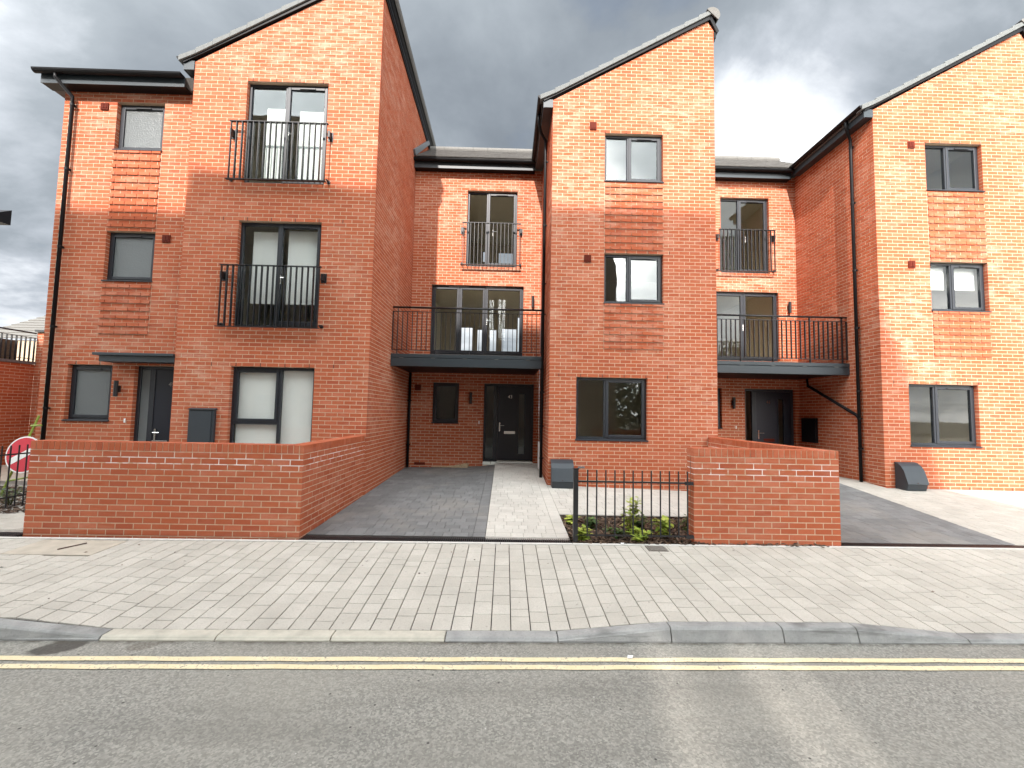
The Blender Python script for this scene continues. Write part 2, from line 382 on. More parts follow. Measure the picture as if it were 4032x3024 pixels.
def bevel(o, w=0.006, seg=2):
    md = o.modifiers.new('bevel', 'BEVEL'); md.width = w; md.segments = seg; md.limit_method = 'ANGLE'; return o

CO, BK = 0.075, 0.225                    # course height, brick pitch
Z0 = 1.315                               # sill level of the ground floor windows
def lv(k): return Z0+k*CO
BASE = Z0-20*CO                          # first course

UNIT = MB().box(-0.5, 0.5, -0.5, 0.5, -0.5, 0.5).mesh('brick', 'brick_single')
def clip_poly(poly, a, b, c):            # keep a*u+b*z<=c
    out = []
    for i in range(len(poly)):
        p, q = poly[i], poly[(i+1) % len(poly)]
        dp, dq = a*p[0]+b*p[1]-c, a*q[0]+b*q[1]-c
        if dp <= 0: out.append(p)
        if (dp < 0 < dq) or (dq < 0 < dp):
            t = dp/(dp-dq); out.append((p[0]+(q[0]-p[0])*t, p[1]+(q[1]-p[1])*t))
    return out
def clip_all(poly, cuts):
    for c in cuts:
        if len(poly) >= 3: poly = clip_poly(poly, *c)
    return poly
def brick_face(O, du, Wd, z0, z1, openings=(), panels=(), cut=None, thick=0.1, phase=0.0, bricks=None, mort=None, u_start=0.0, jit=0.0011):
    """lay stretcher bond on a vertical face; O=(x,y) of u=0, du=(dx,dy); outward normal is (du.y,-du.x)"""
    du = Vector((du[0], du[1], 0)); nrm = Vector((du.y, -du.x, 0)); O = Vector((O[0], O[1], 0))
    k0 = int(math.floor((z0-BASE)/CO)); k1 = int(math.ceil((z1-BASE)/CO))
    for k in range(k0, k1):
        za, zb = max(z0, BASE+k*CO+0.006), min(z1, BASE+k*CO+0.069)
        if zb-za < 0.012: continue
        zm = (za+zb)/2
        cuts = []
        for (a, b, c, d) in openings:
            if c < zm < d: cuts.append((a, b))
        pan = [(a, b) for (a, b, c, d) in panels if c < zm < d]
        spans = [(u_start, Wd)]
        for a, b in cuts:
            spans = [s for (x, y) in spans for s in ((x, min(y, a)), (max(x, b), y)) if s[1]-s[0] > 0.004]
        segs = []
        for (x, y) in spans:
            pts = [x]+sorted([e for ab in pan for e in ab if x+0.01 < e < y-0.01])+[y]
            for i in range(len(pts)-1):
                mid = (pts[i]+pts[i+1])/2; inp = any(a < mid < b for a, b in pan)
                e0 = pts[i]+(0.005 if i > 0 else 0); e1 = pts[i+1]-(0.005 if i < len(pts)-2 else 0)
                segs.append((e0, e1, inp))
        off = (k % 2)*BK/2+phase
        for (x, y, inp) in segs:
            pr = (0.024 if k % 2 else 0.0) if inp else 0.0
            i0 = int(math.floor((x-off)/BK))-1
            u = off+i0*BK; carry = None
            while u < y:
                a, b = max(u+0.006, x) if u+0.006 > x+0.001 else x, min(u+BK-0.006, y)
                if b <= x: u += BK; continue
                if a-x < 0.0085: a = x
                if carry is not None: a = carry; carry = None
                if b < y and y-b < 0.05: b = y; u = y
                if b-a < 0.045 and b < y: carry = a; u += BK; continue
                if b-a > 0.008:
                    poly = [(a, za), (b, za), (b, zb), (a, zb)]
                    rect = True
                    if cut:
                        p2 = clip_all(poly, cut); rect = len(p2) == 4 and p2 == poly; poly = p2
                    if len(poly) >= 3:
                        bricks.append((O, du, nrm, poly, rect, pr+random.uniform(-jit, jit), thick))
                u += BK
    # mortar body
    openings = [(a-0.003, b+0.003, c-0.003, d+0.003) for a, b, c, d in openings]
    us = sorted({u_start, Wd, *[min(max(e, u_start), Wd) for o in openings for e in o[:2]]}); zs = sorted({z0, z1, *[min(max(e, z0), z1) for o in openings for e in o[2:]]})
    for i in range(len(us)-1):
        for j in range(len(zs)-1):
            um, zm = (us[i]+us[i+1])/2, (zs[j]+zs[j+1])/2
            if any(a < um < b and c < zm < d for a, b, c, d in openings): continue
            poly = [(us[i], zs[j]), (us[i+1], zs[j]), (us[i+1], zs[j+1]), (us[i], zs[j+1])]
            if cut: poly = clip_all(poly, cut)
            if len(poly) >= 3:
                P = [O+du*min(max(p[0], u_start+0.003), Wd-0.003)+Vector((0, 0, p[1]))-nrm*0.0025 for p in poly]
                mort.prism(P, -nrm*(thick-0.002))
def score(br):
    O, du, nrm, poly, rect, pr, th = br
    c = O+du*((poly[0][0]+poly[2 % len(poly)][0])/2)+Vector((0, 0, poly[0][1]))
    d = c-Vector((0, 0, CAMZ)); dep = d.dot(FWD)
    if dep < 0.5 or abs(d.dot(RIGHT)/dep) > 1.16 or abs(d.dot(UP)/dep) > 0.87: return 0
    cs = max(0.0, -nrm.dot(d.normalized()))
    return abs(poly[1][0]-poly[0][0])*cs/(d.length*dep)
def lay(bricks, wall, nmax=300, hide=None, single='brick_single', mass='brick'):
    """the bricks that show largest become parts of their own, the rest one part"""
    idx = [i for i, b in enumerate(bricks) if b[4] and not (hide and hide(b))]
    idx.sort(key=lambda i: -score(bricks[i])); pick = set(idx[:nmax]); mb = MB()
    for i, (O, du, nrm, poly, rect, pr, th) in enumerate(bricks):
        if i in pick:
            (a, za), (b, zb) = poly[0], poly[2]
            o = bpy.data.objects.new('brick', UNIT); C.objects.link(o); o.parent = wall
            o.location = O+du*((a+b)/2)+Vector((0, 0, (za+zb)/2))+nrm*(pr-th/2)
            o.rotation_euler = (0, 0, math.atan2(du.y, du.x)+random.uniform(-0.004, 0.004)); o.scale = (b-a, th, zb-za)
        else:
            mb.prism([O+du*u+Vector((0, 0, z))+nrm*pr for u, z in poly], -nrm*th)
    if mb.v:
        o = mb.build('brick_mass', mass, wall); o['kind'] = 'stuff'

# ------------------------------------------------------------------ levels of the outdoor ground
KS = 0.0146
def kerb_y(x): return 3.635+KS*x          # kerb face
def back_y(x): return 5.62+0.012*x        # back of the pavement
def kerb_z(x):
    pts = ((-40, 0.115), (-3.86, 0.115), (-3.118, 0.032), (0.466, 0.032), (1.388, 0.112), (2.943, 0.112), (3.879, 0.030), (40, 0.030))
    for (a, za), (b, zb) in zip(pts, pts[1:]):
        if a <= x <= b: return za+(zb-za)*(x-a)/(b-a)
def pave_z(x, y):
    a, b = kerb_y(x)+0.125, back_y(x); s = min(1, max(0, (y-a)/(b-a)))
    return kerb_z(x)+(0.188-kerb_z(x))*s

# ------------------------------------------------------------------ road, pavement, kerb
g = MB(); g.quad((-600, -600, -0.25), (600, -600, -0.25), (600, 900, -0.25), (-600, 900, -0.25)); structure(g.build('ground', 'ground_far'))
r = MB()
xs = [-60, -30, -12, -8, -4, 0, 4, 8, 12, 30, 60]
for a, b in zip(xs, xs[1:]): r.quad((a, -4.5, 0.004), (b, -4.5, 0.004), (b, kerb_y(b)+0.03, 0.0), (a, kerb_y(a)+0.03, 0.0))
structure(r.build('road', 'asphalt'))
for off in (0.222, 0.322):
    mk = MB(); n = 160
    for i in range(n):
        a, b = -14+28*i/n, -14+28*(i+1)/n
        ja, jb = [0.003*math.sin(q*7.3+off*40)+0.002*math.sin(q*23.1) for q in (a, b)]
        mk.quad((a, kerb_y(a)-off-0.056+ja, 0.0062), (b, kerb_y(b)-off-0.056+jb, 0.0062), (b, kerb_y(b)-off+jb, 0.0062), (a, kerb_y(a)-off+ja, 0.0062))
    structure(mk.build('yellow_line', 'yellow_paint'))

# kerb stones
kb = MB(); kb.box(-14, 14, 3.68, 3.70, -0.2, -0.1); kerb = structure(kb.build('kerb', 'concrete'))
joints = [-3.118, -2.234, -1.341, -0.44, 0.466, 1.388, 2.317, 2.943, 3.879]
while joints[0] > -12: joints.insert(0, joints[0]-0.915)
while joints[-1] < 12: joints.append(joints[-1]+0.915)
for a, b in zip(joints, joints[1:]):
    st = MB(); ga, gb = a+0.004, b-0.004; prof = []
    for x in (ga, gb):
        z = kerb_z(x); y = kerb_y(x); h = max(z, 0.02)
        bt = min(0.035, h*0.4); rr = min(0.02, h*0.5)
        prof.append([(x, y+0.126, -0.12), (x, y, -0.12), (x, y, 0.012), (x, y+bt*0.75, h-rr), (x, y+bt+rr*0.3, h-rr*0.3), (x, y+bt+rr, h), (x, y+0.126, h)])
    n = 7
    st.add(prof[0]+prof[1], [tuple(range(n)), tuple(range(n, 2*n))[::-1]]+[(i, (i+1) % n, n+(i+1) % n, n+i) for i in range(n)])
    o = st.build('kerb_stone', 'kerb_grey' if (a > -0.5 or a < -3.2) else 'kerb_pale', kerb)
    bevel(o, 0.004, 1)

def paving(name, x_of, rows, cols, zf, mats, base_mat, nmax, lab=None, hide=None):
    pass
def lay_pavers(parent, cells, zf, mname, nmax, gap=0.0025, th=0.05):
    """cells: (x0,x1,y0,y1) or 4-corner lists; heights from zf"""
    items = []
    for c in cells:
        P = c if len(c) == 4 and isinstance(c[0], tuple) else [(c[0], c[2]), (c[1], c[2]), (c[1], c[3]), (c[0], c[3])]
        cx = sum(p[0] for p in P)/4; cyy = sum(p[1] for p in P)/4
        Q = []
        for (x, y) in P:
            d = math.hypot(x-cx, y-cyy); Q.append((x-(gap if x > cx else -gap), y-(gap if y > cyy else -gap)))
        w = Vector((cx, cyy, zf(cx, cyy)-CAMZ)); dep = w.dot(FWD)
        vis = dep > 0.3 and abs(w.dot(RIGHT)/dep) < 1.17 and abs(w.dot(UP)/dep) < 0.88
        area = abs((P[1][0]-P[0][0])*(P[2][1]-P[1][1]))
        items.append((-(area/(dep**3) if vis else 0), Q))
    items.sort(key=lambda t: t[0]); mb = MB()
    for i, (s, Q) in enumerate(items):
        dz = random.uniform(-0.0015, 0.0015)
        top = [(x, y, zf(x, y)+dz+random.uniform(-0.0006, 0.0006)) for x, y in Q]; bot = [(x, y, z-th) for x, y, z in top]
        e = 0.003; cx = sum(p[0] for p in Q)/4; cyy = sum(p[1] for p in Q)/4
        mid = [(x, y, z-e) for x, y, z in top]; tt = [(x-(e if x > cx else -e), y-(e if y > cyy else -e), z) for x, y, z in top]
        V = bot+mid+tt
        F = ((8, 9, 10, 11), (4, 5, 9, 8), (5, 6, 10, 9), (6, 7, 11, 10), (7, 4, 8, 11), (0, 1, 5, 4), (1, 2, 6, 5), (2, 3, 7, 6), (3, 0, 4, 7))
        if i < nmax and s < 0:
            q = MB().add(V, F); q.build('paver', mname+'_single', parent)
        else: mb.add(V, F)
    if mb.v: o = mb.build('paver_mass', mname, parent); o['kind'] = 'stuff'

COVERS = [(-5.5385, -4.5455, 5.05, 5.545), (1.80, 2.04, 5.45, 5.66)]
pb = MB(); n = 120
for i in range(n):
    a, b = -13+26*i/n, -13+26*(i+1)/n
    pb.quad((a, kerb_y(a)+0.1, kerb_z(a)-0.014), (b, kerb_y(b)+0.1, kerb_z(b)-0.014), (b, back_y(b)+0.4, 0.174), (a, back_y(a)+0.4, 0.174))
pavement = structure(pb.build('pavement', 'joint_sand'))
cells = []
x = -11.0; pw = 0.1655
while x < 11:
    ya, yb = kerb_y(x)+0.130, back_y(x); y = ya
    while y < yb-0.01:
        ln = random.choice((0.125, 0.165, 0.165, 0.21, 0.25)); ln = ln if yb-y-ln > 0.07 else yb-y
        x0, x1, y0, y1 = x, x+pw, y, min(yb, y+ln)
        bad = False
        for (cx0, cx1, cy0, cy1) in COVERS:
            if x1 > cx0+0.004 and x0 < cx1-0.004 and y1 > cy0 and y0 < cy1: bad = True
        if bad:
            for (cx0, cx1, cy0, cy1) in COVERS:
                if x1 > cx0 and x0 < cx1:
                    if y0 < cy0-0.03 and y1 > cy0: cells.append((x0, x1, y0, cy0))
                    if y1 > cy1+0.03 and y0 < cy1: cells.append((x0, x1, cy1, y1))
                    ya_, yb_ = max(y0, cy0), min(y1, cy1)
                    if yb_-ya_ > 0.02:
                        if cx0-x0 > 0.02: cells.append((x0, cx0, ya_, yb_))
                        if x1-cx1 > 0.02: cells.append((cx1, x1, ya_, yb_))
        else: cells.append((x0, x1, y0, y1))
        y += ln
    x += pw
lay_pavers(pavement, cells, pave_z, 'paver_pale', 300, gap=0.004)
# pale edging strip behind the pavement
ed = MB(); structure(ed.box(-11, 11, 5.60, 5.61, 0.0, 0.02).build('edging', 'edging')); edging = bpy.data.objects['edging']
x = -11.0
while x < 11:
    s = MB(); a, b = x+0.003, x+0.912
    s.hexa([(a, back_y(a)+0.004, 0.05), (b, back_y(b)+0.004, 0.05), (b, back_y(b)+0.062, 0.05), (a, back_y(a)+0.062, 0.05),
            (a, back_y(a)+0.004, 0.194), (b, back_y(b)+0.004, 0.194), (b, back_y(b)+0.062, 0.194), (a, back_y(a)+0.062, 0.194)]).build('edging_stone', 'edging', edging)
    x += 0.915
# covers in the pavement
c = empty('service_cover', (-4.98, 5.32, 0.17)); tag(c, 'large concrete filled service cover in the pavement by the long brick wall', 'cover')
q = MB(); p = [(-5.533, 5.055), (-4.55, 5.055), (-4.55, 5.54), (-5.533, 5.54)]
q.hexa([(x, y, 0.02) for x, y in p]+[(x, y, pave_z(x, y)+0.001) for x, y in p]).build('infill', 'concrete', c)
q = MB(); q.tube([(-5.05, 5.20, pave_z(-5, 5.2)+0.003), (-4.93, 5.42, pave_z(-5, 5.42)+0.003)], 0.010, 6).build('lifting_slot', 'vent_dark', c)
c = empty('inspection_cover', (1.92, 5.55, 0.17)); tag(c, 'small square iron inspection cover in pavement below the black railing', 'cover')
q = MB(); p = [(1.806, 5.456), (2.034, 5.456), (2.034, 5.656), (1.806, 5.656)]
q.hexa([(x, y, 0.05) for x, y in p]+[(x, y, pave_z(x, y)-0.002) for x, y in p]).build('frame', 'cover_iron', c)
q = MB(); p = [(1.826, 5.476), (2.014, 5.476), (2.014, 5.636), (1.826, 5.636)]
q.hexa([(x, y, 0.06) for x, y in p]+[(x, y, pave_z(x, y)+0.003) for x, y in p]).build('lid', 'cover_iron', c)

# ------------------------------------------------------------------ drives, paths and beds in front of the houses
def cl01(t): return min(1.0, max(0.0, t))
def court_z(x, y):
    s = max(0.0, (y-5.8)/5.8)
    if x < -2.6: return 0.20+0.03*(y-5.85)
    if x < 4.39:
        path = 0.2+0.33*s
        if x < -0.22:
            t = cl01((x+2.55)/2.33); return 0.2+s*(0.172+0.10*t**3)
        if x > 0.885: return path-0.026*(x-0.885)*cl01((y-6.9)/2.1)
        return path
    t = cl01((x-4.4)/2.6)
    return 0.2+(min(y, 9.6)-5.85)*(0.035+0.042*t*t)-0.02*cl01((x-7.9)/3)
def rows(xa, xb, y0, y1, dep=0.162, lens=(0.125, 0.165, 0.21, 0.245), border=None):
    out = []; y = y0
    while y < y1-0.03:
        yn = min(y1, y+dep)
        a, b = xa((y+yn)/2), xb((y+yn)/2); x = a
        if border == 'right': b -= border_w; out.append((b, b+border_w, y, yn))
        x = a-random.uniform(0, 0.1)
        while x < b-0.01:
            ln = random.choice(lens); xn = x+ln
            if b-xn < 0.06: xn = b
            if xn > a+0.02: out.append((max(x, a), min(xn, b), y, yn))
            x = xn
        y = yn
    return out
border_w = 0.165
def sheet(name, x0, x1, y0, y1, dz, material, nx=12, ny=12):
    mb = MB()
    for i in range(nx):
        for j in range(ny):
            a, b = x0+(x1-x0)*i/nx, x0+(x1-x0)*(i+1)/nx; c, d = y0+(y1-y0)*j/ny, y0+(y1-y0)*(j+1)/ny
            mb.quad(*[(x, y, court_z(min(max(x, x0+1e-4), x1-1e-4), y)+dz) for x, y in ((a, c), (b, c), (b, d), (a, d))])
    return structure(mb.build(name, material))
k = lambda v: (lambda y: v)
DY = 5.89
drv = sheet('driveway', -2.55, -0.2201, 5.80, 11.62, -0.006, 'joint_sand')
lay_pavers(drv, rows(k(-2.55), k(-0.222), DY, 11.60, border='right'), court_z, 'paver_dark', 300, gap=0.0018)
pth = sheet('path', -0.219, 0.885, 5.80, 11.62, -0.006, 'joint_pale')
lay_pavers(pth, rows(k(-0.219), k(0.884), DY, 11.55, border='right'), court_z, 'paver_white', 300, gap=0.0022)
apr = sheet('path', 0.8851, 4.17, 6.95, 9.02, -0.006, 'joint_pale')
lay_pavers(apr, rows(k(0.886), k(4.17), 6.98, 9.02), court_z, 'paver_white', 300, gap=0.0022)
bx2 = lambda y: 6.85+0.092*(y-5.95)
drv2 = sheet('driveway', 4.391, 7.5, 5.80, 11.62, -0.008, 'joint_sand')
lay_pavers(drv2, rows(k(4.392), bx2, DY, 11.60, border='right'), court_z, 'paver_dark', 300, gap=0.0018)
pth2 = sheet('path', 6.8, 12.5, 5.80, 11.62, -0.006, 'joint_pale')
lay_pavers(pth2, rows(bx2, lambda y: 12.4 if y < 9.02 else 7.85, DY, 11.5), court_z, 'paver_pale', 300, gap=0.0022)
lft = sheet('path', -14, -2.79, 5.80, 9.0, -0.006, 'joint_pale')
lay_pavers(lft, rows(k(-13), k(-6.0), DY, 6.62)+rows(k(-7.1), k(-2.8), 6.62, 8.48), court_z, 'paver_pale', 120, gap=0.0022)
rear = sheet('forecourt', -16, -8.86, 8.6, 16, -0.006, 'concrete')

# slotted drainage channels at the thresholds
def drain(x0, x1, label):
    d = empty('drainage_channel', ((x0+x1)/2, 5.8, 0.19)); tag(d, label, 'drain', 'slotted drainage channels at the drive thresholds')
    ya = lambda x: back_y(x)+0.066; yb = lambda x: back_y(x)+0.255
    z = 0.197
    fr = MB()
    for o1, o2 in ((0.0, 0.014), (0.175, 0.189)):
        fr.hexa([(x, ya(x)+o, zz) for zz in (0.1, z) for x, o in ((x0, o1), (x1, o1), (x1, o2), (x0, o2))])
    fr.build('rim', 'drain_black', d)
    tr = MB(); tr.hexa([(x, ya(x)+o, zz) for zz in (0.1, 0.165) for x, o in ((x0, 0.0141), (x1, 0.0141), (x1, 0.1749), (x0, 0.1749))]); tr.build('trough', 'vent_dark', d)
    x = x0
    while x < x1-0.05:
        e = min(x+1.0, x1); gr = MB()
        for o in (0.052, 0.098, 0.144): gr.hexa([(q, ya(q)+o+oo, zz) for zz in (0.166, z-0.0015) for q, oo in ((x+.002, 0), (e-.002, 0), (e-.002, 0.012), (x+.002, 0.012))])
        q = x+0.004
        while q < e-0.014:
            gr.hexa([(w, ya(w)+o, zz) for zz in (0.1665, z) for w, o in ((q, 0.0145), (q+0.011, 0.0145), (q+0.011, 0.1745), (q, 0.1745))]); q += 0.027
        gr.build('grate', 'drain_black', d); x = e
drain(-2.545, 0.905, 'black slotted drain across the foot of the driveway of number 43')
drain(4.395, 9.5, 'black slotted drain along the driveway at the right edge')
drain(-11.0, -5.99, 'black slotted drain beside the left end of the long brick wall')

# ------------------------------------------------------------------ low brick walls
def low_wall(name, label, front, ret, top, nmax=300):
    """front=(x0,x1,y0,y1) wall along the street; ret=(x0,x1,y0,y1) wall running back to the house"""
    w = empty(name, ((front[0]+front[1])/2, front[2], 0.19)); tag(w, label, 'wall', 'low brick walls at the back of the pavement')
    br, mo = [], MB(); zc = top-0.1125; global BASE
    keep = BASE; BASE = zc-16*CO
    x0, x1, y0, y1 = front; zb = 0.12
    brick_face((x0, y0), (1, 0), x1-x0, zb, zc, bricks=br, mort=mo, phase=0.1125 if name else 0)
    brick_face((x1, y1), (-1, 0), x1-x0, zb, zc, bricks=br, mort=mo, thick=0.1, u_start=(x1-ret[0]) if ret[1] >= x1-0.01 else 0)
    brick_face((x0, y1-0.11), (0, -1), y1-y0-0.22, zb, zc, bricks=br, mort=mo, thick=0.1, jit=0.001)
    rx0, rx1, ry0, ry1 = ret
    brick_face((rx1, y0+0.105), (0, 1), ry1-y0-0.105, zb, zc, bricks=br, mort=mo, thick=0.1)
    brick_face((rx0, ry1), (0, -1), ry1-y1, zb, zc, bricks=br, mort=mo, thick=0.1)
    BASE = keep
    core = mo.build('mortar', 'mortar_lime', w)
    # brick on edge coping: bricks set across the wall
    cop = []
    x = x0
    while x < x1-0.02:
        e = min(x+0.065, x1); cop.append((x, e, y0, y1)); x += 0.075
    y = ry0+0.01
    while y < ry1-0.02:
        cop.append((rx0, rx1, y, min(y+0.065, ry1))); y += 0.075
    for (a, b, c, d) in cop:
        o = bpy.data.objects.new('brick', UNIT); C.objects.link(o); o.parent = core
        o.location = ((a+b)/2, (c+d)/2+random.uniform(-0.0015, 0.0015), zc+0.057+random.uniform(-0.001, 0.001)); o.scale = (b-a, d-c, 0.104)
    cm = MB(); cm.box(x0+0.006, x1-0.006, y0+0.005, y1-0.005, zc-0.001, zc+0.104); cm.box(rx0+0.005, rx1-0.005, y1-0.004, ry1-0.003, zc-0.001, zc+0.104)
    cm.build('coping_mortar', 'mortar', w)
    lay(br, core, nmax-len(cop))
    return w
low_wall('low_brick_wall', 'long low brick wall with brick on edge coping at left, white lime marks under coping', (-5.98, -2.556, 5.702, 5.917), (-2.771, -2.556, 5.917, 8.195), 1.364)
low_wall('low_brick_wall', 'short low brick wall right of the black railing, white lime runs below coping', (2.475, 4.388, 5.745, 5.960), (4.173, 4.388, 5.960, 9.000), 1.415)

# ------------------------------------------------------------------ window and door builders (all face the street, -Y)
def window(parent, x0, x1, z0, z1, y, layout, glass='glass', reveal=0.085, sill=True, name='window', vent=True, handle=None, blinds=()):
    yf = y+reveal; F = 0.052; D = 0.07
    fr = MB(); panes = []; sashes = []
    fr.box(x0, x0+F, yf, yf+D, z0, z1); fr.box(x1-F, x1, yf, yf+D, z0, z1)
    fr.box(x0+F, x1-F, yf+0.001, yf+D, z1-F, z1); fr.box(x0+F, x1-F, yf+0.001, yf+D, z0, z0+F)
    cols = layout
    xs = [x0+F*0.5]
    Wd = x1-x0
    for i, (f0, f1, kind) in enumerate(cols):
        a = x0+Wd*f0+(F if f0 == 0 else 0.026); b = x0+Wd*f1-(F if f1 == 1 else 0.026)
        if f1 < 1: fr.box(x0+Wd*f1-0.026, x0+Wd*f1+0.026, yf-0.002, yf+D, z0+F, z1-F)
        za, zb = z0+F, z1-F
        if kind == 'fixed': panes.append((a, b, za, zb, yf+0.03))
        elif kind in ('sash', 'leaf'):
            S = 0.058; o = 0.014
            sm = MB(); e = 0.012
            sm.box(a-e, a+S-e, yf-o, yf+0.05, za-e, zb+e); sm.box(b-S+e, b+e, yf-o, yf+0.05, za-e, zb+e)
            sm.box(a+S-e, b-S+e, yf-o+0.001, yf+0.05, zb-S+e, zb+e); sm.box(a+S-e, b-S+e, yf-o+0.001, yf+0.05, za-e, za+S-e+(0.03 if kind == 'leaf' else 0))
            sashes.append((sm, kind, a, b, zb)); panes.append((a+S-e, b-S+e, za+S-e, zb-S+e, yf+0.015))
        elif kind[0] == 'split':
            zt = kind[1]
            fr.box(a, b, yf-0.001, yf+D, zt-0.028, zt+0.028)
            S = 0.05
            sm = MB(); zc_ = zt+0.028
            sm.box(a, a+S, yf-0.014, yf+0.05, zc_, zb); sm.box(b-S, b, yf-0.014, yf+0.05, zc_, zb); sm.box(a+S, b-S, yf-0.013, yf+0.05, zb-S, zb); sm.box(a+S, b-S, yf-0.013, yf+0.05, zc_, zc_+S)
            sashes.append((sm, 'sash', a, b, zb)); panes.append((a+S, b-S, zc_+S, zb-S, yf+0.015)); panes.append((a, b, za, zt-0.028, yf+0.03))
    wo = fr.build(name, 'anthracite', parent); bevel(wo, 0.004, 1)
    for sm, kind, a, b, zb in sashes:
        so = sm.build('sash' if kind == 'sash' else 'door_leaf', 'anthracite', wo); bevel(so, 0.006, 2)
        if vent:
            v = MB(); c = (a+b)/2; w = min(0.17, (b-a)*0.3); v.box(c-w*0.9, c+w*0.9, yf-0.030, yf-0.0145, zb-0.034, zb-0.012); v.build('trickle_vent', 'black_metal', wo)
    for (a, b, za, zb, yy) in panes:
        MB().box(a+0.0005, b-0.0005, yy, yy+0.006, za+0.0005, zb-0.0005).build('pane', glass, wo)
    if sill:
        s = MB(); s.prism([(x0-0.012, y-0.030, z0-0.002), (x0-0.012, y-0.030, z0-0.026), (x0-0.012, yf+0.02, z0-0.018), (x0-0.012, yf+0.02, z0+0.012)], (x1-x0+0.024, 0, 0))
        bevel(s.build('sill', 'anthracite', wo), 0.003, 1)
    if handle:
        hx, hz = handle; h = MB(); h.box(hx-0.013, hx+0.013, yf-0.030, yf-0.0142, hz-0.11, hz+0.06); h.tube([(hx, yf-0.03, hz), (hx, yf-0.065, hz), (hx+0.11, yf-0.065, hz-0.004)], 0.009, 6)
        h.build('handle', 'chrome', wo, smooth=False)
    for (a, b, za, zb, dy) in blinds:
        MB().box(a, b, yf+D+dy, yf+D+dy+0.004, za, zb).build('blind', 'blind', wo)
    return wo
def text_mesh(body, size, depth):
    cu = bpy.data.curves.new('digits', 'FONT'); cu.body = body; cu.size = size; cu.extrude = depth; cu.align_x = 'CENTER'; cu.align_y = 'CENTER'
    t = bpy.data.objects.new('tmp_text', cu); C.objects.link(t)
    dg = bpy.context.evaluated_depsgraph_get(); me = bpy.data.meshes.new_from_object(t.evaluated_get(dg))
    bpy.data.objects.remove(t); return me
def front_door(parent, x0, x1, z0, z1, y, side_r, door, num, slot_m='chrome', glazed=True, numc=None, side_glass='glass'):
    """side light at the left (x0..side_r), door leaf door=(a,b)"""
    yf = y+0.085; F = 0.06; D = 0.07
    fr = MB()
    fr.box(x0, x0+F, yf, yf+D, z0, z1); fr.box(x1-F, x1, yf, yf+D, z0, z1); fr.box(x0+F, x1-F, yf+0.001, yf+D, z1-F, z1)
    fr.box(side_r, door[0], yf-0.001, yf+D, z0, z1-F); fr.box(x0+F, side_r, yf+0.001, yf+D, z0, z0+0.075)
    if door[1] < x1-F-0.005: fr.box(door[1], x1-F, yf-0.001, yf+D, z0, z1-F)
    d = fr.build('front_door', 'anthracite', parent); bevel(d, 0.005, 1)
    MB().box(x0+F+0.001, side_r-0.001, yf+0.03, yf+0.036, z0+0.0755, z1-F-0.001).build('pane', side_glass, d)
    a, b = door[0]+0.003, door[1]-0.003; za, zb = z0+0.045, z1-F-0.004
    lf = MB(); gx0, gx1, gz0, gz1 = b-0.36, b-0.215, za+0.17, zb-0.20
    if glazed:
        lf.box(a, gx0, yf+0.012, yf+0.056, za, zb); lf.box(gx1, b, yf+0.012, yf+0.056, za, zb); lf.box(gx0, gx1, yf+0.012, yf+0.056, za, gz0); lf.box(gx0, gx1, yf+0.012, yf+0.056, gz1, zb)
        bd = MB(); t = 0.028
        bd.box(gx0-t, gx0, yf+0.002, yf+0.0119, gz0-t, gz1+t); bd.box(gx1, gx1+t, yf+0.002, yf+0.0119, gz0-t, gz1+t); bd.box(gx0, gx1, yf+0.002, yf+0.0119, gz1, gz1+t); bd.box(gx0, gx1, yf+0.002, yf+0.0119, gz0-t, gz0)
        lo = lf.build('door_leaf', 'door_navy', d); bd.build('bead', 'door_navy', d)
        MB().box(gx0, gx1, yf+0.03, yf+0.036, gz0, gz1).build('pane', 'glass', d)
    else: lf.box(a, b, yf+0.012, yf+0.056, za, zb); lo = lf.build('door_leaf', 'door_navy', d)
    MB().box(a, b, yf-0.02, yf+0.05, z0, z0+0.030).build('threshold', 'chrome', d)
    hx = a+0.055; hz = z0+0.96
    h = MB(); h.box(hx-0.018, hx+0.018, yf-0.001, yf+0.0119, hz-0.16, hz+0.07); h.tube([(hx, yf, hz), (hx, yf-0.05, hz), (hx+0.12, yf-0.05, hz)], 0.010, 6); h.tube([(hx, yf, hz-0.11), (hx, yf-0.012, hz-0.11)], 0.011, 8)
    h.build('handle', 'chrome', d)
    sx = (a+gx0)/2+0.04
    s = MB(); s.box(sx-0.147, sx+0.147, yf+0.001, yf+0.0119, z0+0.735, z0+0.812); so = bevel(s.build('letterbox', slot_m, d), 0.004, 2)
    MB().box(sx-0.115, sx+0.115, yf-0.004, yf+0.0005, z0+0.752, z0+0.795).build('letter_flap', slot_m, d)
    t = link('house_number', text_mesh(num, 0.125, 0.004), d); t.data.materials.append(MT['chrome'])
    t.rotation_euler = (math.pi/2, 0, 0); t.location = (sx if numc is None else numc, yf+0.008, z1-0.345)
    return d
def wall_light(parent, x, y, z):
    m = MB(); m.tube([(x, y-0.075, z-0.15), (x, y-0.075, z+0.15)], 0.036, 14); o = m.build('wall_light', 'black_metal', parent, smooth=False)
    MB().box(x-0.03, x+0.03, y-0.04, y-0.001, z-0.06, z+0.06).build('bracket', 'black_metal', o)
def doorbell(parent, x, y, z): bevel(MB().box(x-0.015, x+0.015, y-0.018, y-0.002, z-0.04, z+0.04).build('doorbell', 'white_plastic', parent), 0.004, 2)
